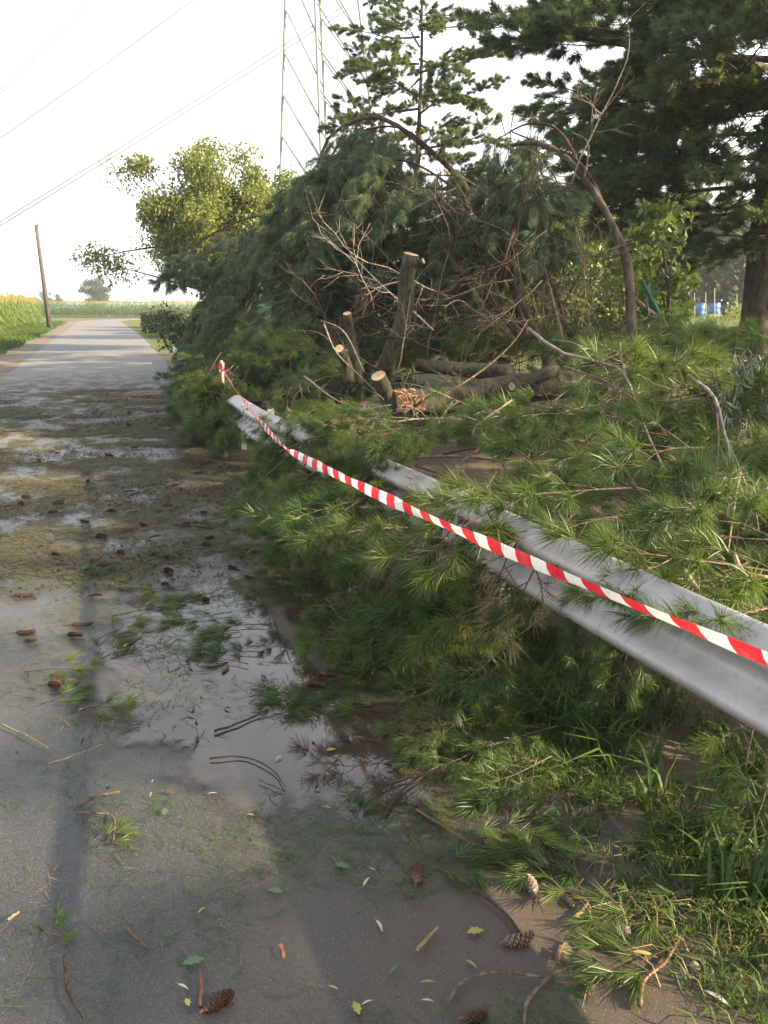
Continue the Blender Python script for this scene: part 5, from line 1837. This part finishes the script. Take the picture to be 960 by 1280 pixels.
stick([(80, 1195), (85, 1240), (105, 1275)], .004, 'twig_dark', 'dark twig at the bottom left on grey asphalt')
stick([(158, 1160), (170, 1172), (186, 1186)], .004, 'leaf_r', 'red brown twig on the left asphalt')
stick([(10, 1150), (16, 1145), (24, 1140)], .005, 'twig_tan', 'little pale stick on the sunny left asphalt')
stick([(60, 955), (90, 945), (130, 930)], .003, 'twig_tan', 'pale straw like twig left of the puddle')
stick([(155, 808), (165, 800), (176, 792)], .007, 'twig_tan', 'tan stick at the needle drift beside the puddle')
stick([(98, 888), (110, 884), (124, 882)], .006, 'leaf_r', 'reddish stick on the left of the road, below the needle mat')
stick([(268, 914), (295, 905), (325, 892)], .005, 'twig_dark', 'stem of the green sprig in the puddle')
stick([(98, 1008), (120, 995), (150, 990)], .007, 'twig', 'needle coated twig on the left asphalt')
stick([(95, 1015), (140, 1020), (142, 1050)], .004, 'twig', 'bent twig below the needle coated one')
stick([(220, 655), (240, 658), (272, 660)], .008, 'twig_dark', 'dark stick on the wet road above the cones')
stick([(0, 905), (30, 918), (60, 935)], .004, 'twig_tan', 'pale stem on the sunny left edge')

# sprigs of green needles lying on the road
for (u, v, ang, sc, lab) in [
    (530, 1075, -10, .75, 'bright green pine sprig on the silt beside the open cone'), (548, 1068, 10, .7, 'bright green sprig lying over its neighbour on the silt'),
    (600, 1020, -30, .8, 'sprig of needles at the right shore of the puddle'), (585, 1050, 10, .7, 'needle sprig between the puddle and the mud'),
    (322, 892, 25, .75, 'vivid green sprig pointing into the puddle'), (340, 885, 15, .6, 'short green sprig beside the vivid one'),
    (290, 765, -160, .9, 'sprig reaching into the top of the puddle'), (330, 780, 190, .9, 'sprig lying across the puddle'), (300, 790, 200, .8, 'sprig half sunk in the puddle'),
    (330, 815, 170, .8, 'sprig along the right puddle rim'), (255, 750, 160, .8, 'flat sprig at the head of the puddle'), (350, 765, 30, .9, 'sprig under the edge of the bough carpet'),
    (380, 800, 10, .9, 'sprig behind the orange bark piece'), (310, 830, 150, .7, 'sprig in shallow water by the cone'),
    (140, 770, 30, .9, 'green sprig on the drift at the left of the puddle'), (120, 800, 60, .8, 'sprig of green needles left of the tan stick'), (115, 830, 80, .8, 'sprig at the lower end of the left drift'),
    (30, 840, 10, .8, 'sprig on the sunny left edge'), (50, 880, 40, .8, 'dark green sprig on the left road, above the sunny strip'), (90, 890, 20, .7, 'thin sprig right of the dark green one'),
    (235, 738, 170, .8, 'sprig just above the puddle'), (265, 690, 10, .9, 'sprig on the wet road among the cones'), (230, 655, 0, .9, 'sprig beside the dark stick on the wet road'),
    (150, 700, 20, .9, 'sprig on the left half of the wet road'), (60, 720, 15, .9, 'sprig on the wet road at the left'), (120, 1060, 60, .5, 'loose needle tuft on the grey asphalt'),
    (55, 1195, 95, .4, 'tiny green tuft on the sunny asphalt'), (440, 1020, 70, .45, 'soaked tuft at the silt edge'), (700, 965, 150, .9, 'sprig at the foot of the bough carpet'),
    (700, 1060, 180, .7, 'sprig in the mud between the speckled and the curved cone'), (780, 1120, 160, .8, 'sprig above the two round stones'), (850, 1180, 200, .8, 'sprig below the grey leaf on the verge'), (920, 1060, 170, .9, 'sprig by the tan stick at the right edge'),
    (800, 960, 185, .9, 'sprig under the rail in the verge grass'), (720, 1100, 140, .6, 'short sprig by the white stick on the mud'), (900, 1230, 150, .8, 'sprig near the bottom right corner'),
    (760, 1060, 200, .8, 'sprig in the straw right of the resin streaked cones'), (830, 1010, 150, .9, 'sprig lying in the verge grass'), (880, 1120, 190, .9, 'sprig among the verge weeds at the right'),
    (740, 1000, 170, .8, 'sprig behind the speckled cone in the grass'), (650, 985, 200, .8, 'sprig at the grass edge left of the dark cone'), (900, 1000, 160, .9, 'sprig at the right under the rail'),
    (820, 1090, 30, .7, 'sprig below the blackish cone'), (930, 1150, 140, .9, 'sprig in the grass at the right edge'), (610, 975, 20, .8, 'sprig at the right tip of the puddle'), (580, 935, 190, .9, 'sprig on the shore above the puddle tip'),
    (640, 935, 170, .9, 'sprig reaching from the carpet to the puddle'), (480, 890, 160, .8, 'sprig on the puddle shore by the red brown cone'), (420, 870, 190, .8, 'sprig at the inner puddle shore'),
]:
    wm, nm = SMALL[rnd.randrange(4)]
    p = G(u, v, 0.02)
    root = thing('pine_sprig', lab, 'pine sprig', p, 'green sprigs on the road')
    root.rotation_euler = (0, 0, R(ang))
    root.scale = (sc, sc, sc * 0.7)
    obj('twig', wm, root); obj('needles', nm, root)

# stones
for (u, v, sc, lab) in [(770, 1165, .020, 'small round stone on the mud, left of its neighbour'), (782, 1163, .022, 'small round stone touching its neighbour on the mud'), (868, 1208, .020, 'grey pebble in the verge weeds'), (862, 1116, .014, 'light pebble by the grey leaf')]:
    b = MB()
    for i in range(5):
        pass
    b.tube([(0, 0, -.9), (0, 0, -.55), (0.05, 0, 0), (0, 0.05, .5), (0, 0, .85)], [.45, .9, 1.1, .85, .35], 9, wob=.08)
    o = obj('stone', b.mesh('stone', [M['stone']], True), None, G(u, v, sc * .3)); o.scale = (sc * .6, sc * .75, sc * .6)
    tag(o, lab, 'stone', 'pebbles on the verge')

# ------------------------------------------------------------------ haze
b = MB(); b.box((0, 365, 31.5), (900, 870, 66))
hm = bpy.data.materials.new('haze_air'); hm.use_nodes = True
hm.node_tree.nodes.clear()
ho = hm.node_tree.nodes.new('ShaderNodeOutputMaterial'); hv = hm.node_tree.nodes.new('ShaderNodeVolumePrincipled')
hv.inputs['Color'].default_value = (0.9, 0.94, 1.0, 1)
hv.inputs['Density'].default_value = 0.0008
hv.inputs['Anisotropy'].default_value = 0.3
hm.node_tree.links.new(hv.outputs[0], ho.inputs['Volume'])
tag(obj('haze', b.mesh('haze', [hm])), 'pale morning haze over the fields', 'haze', kind='stuff')
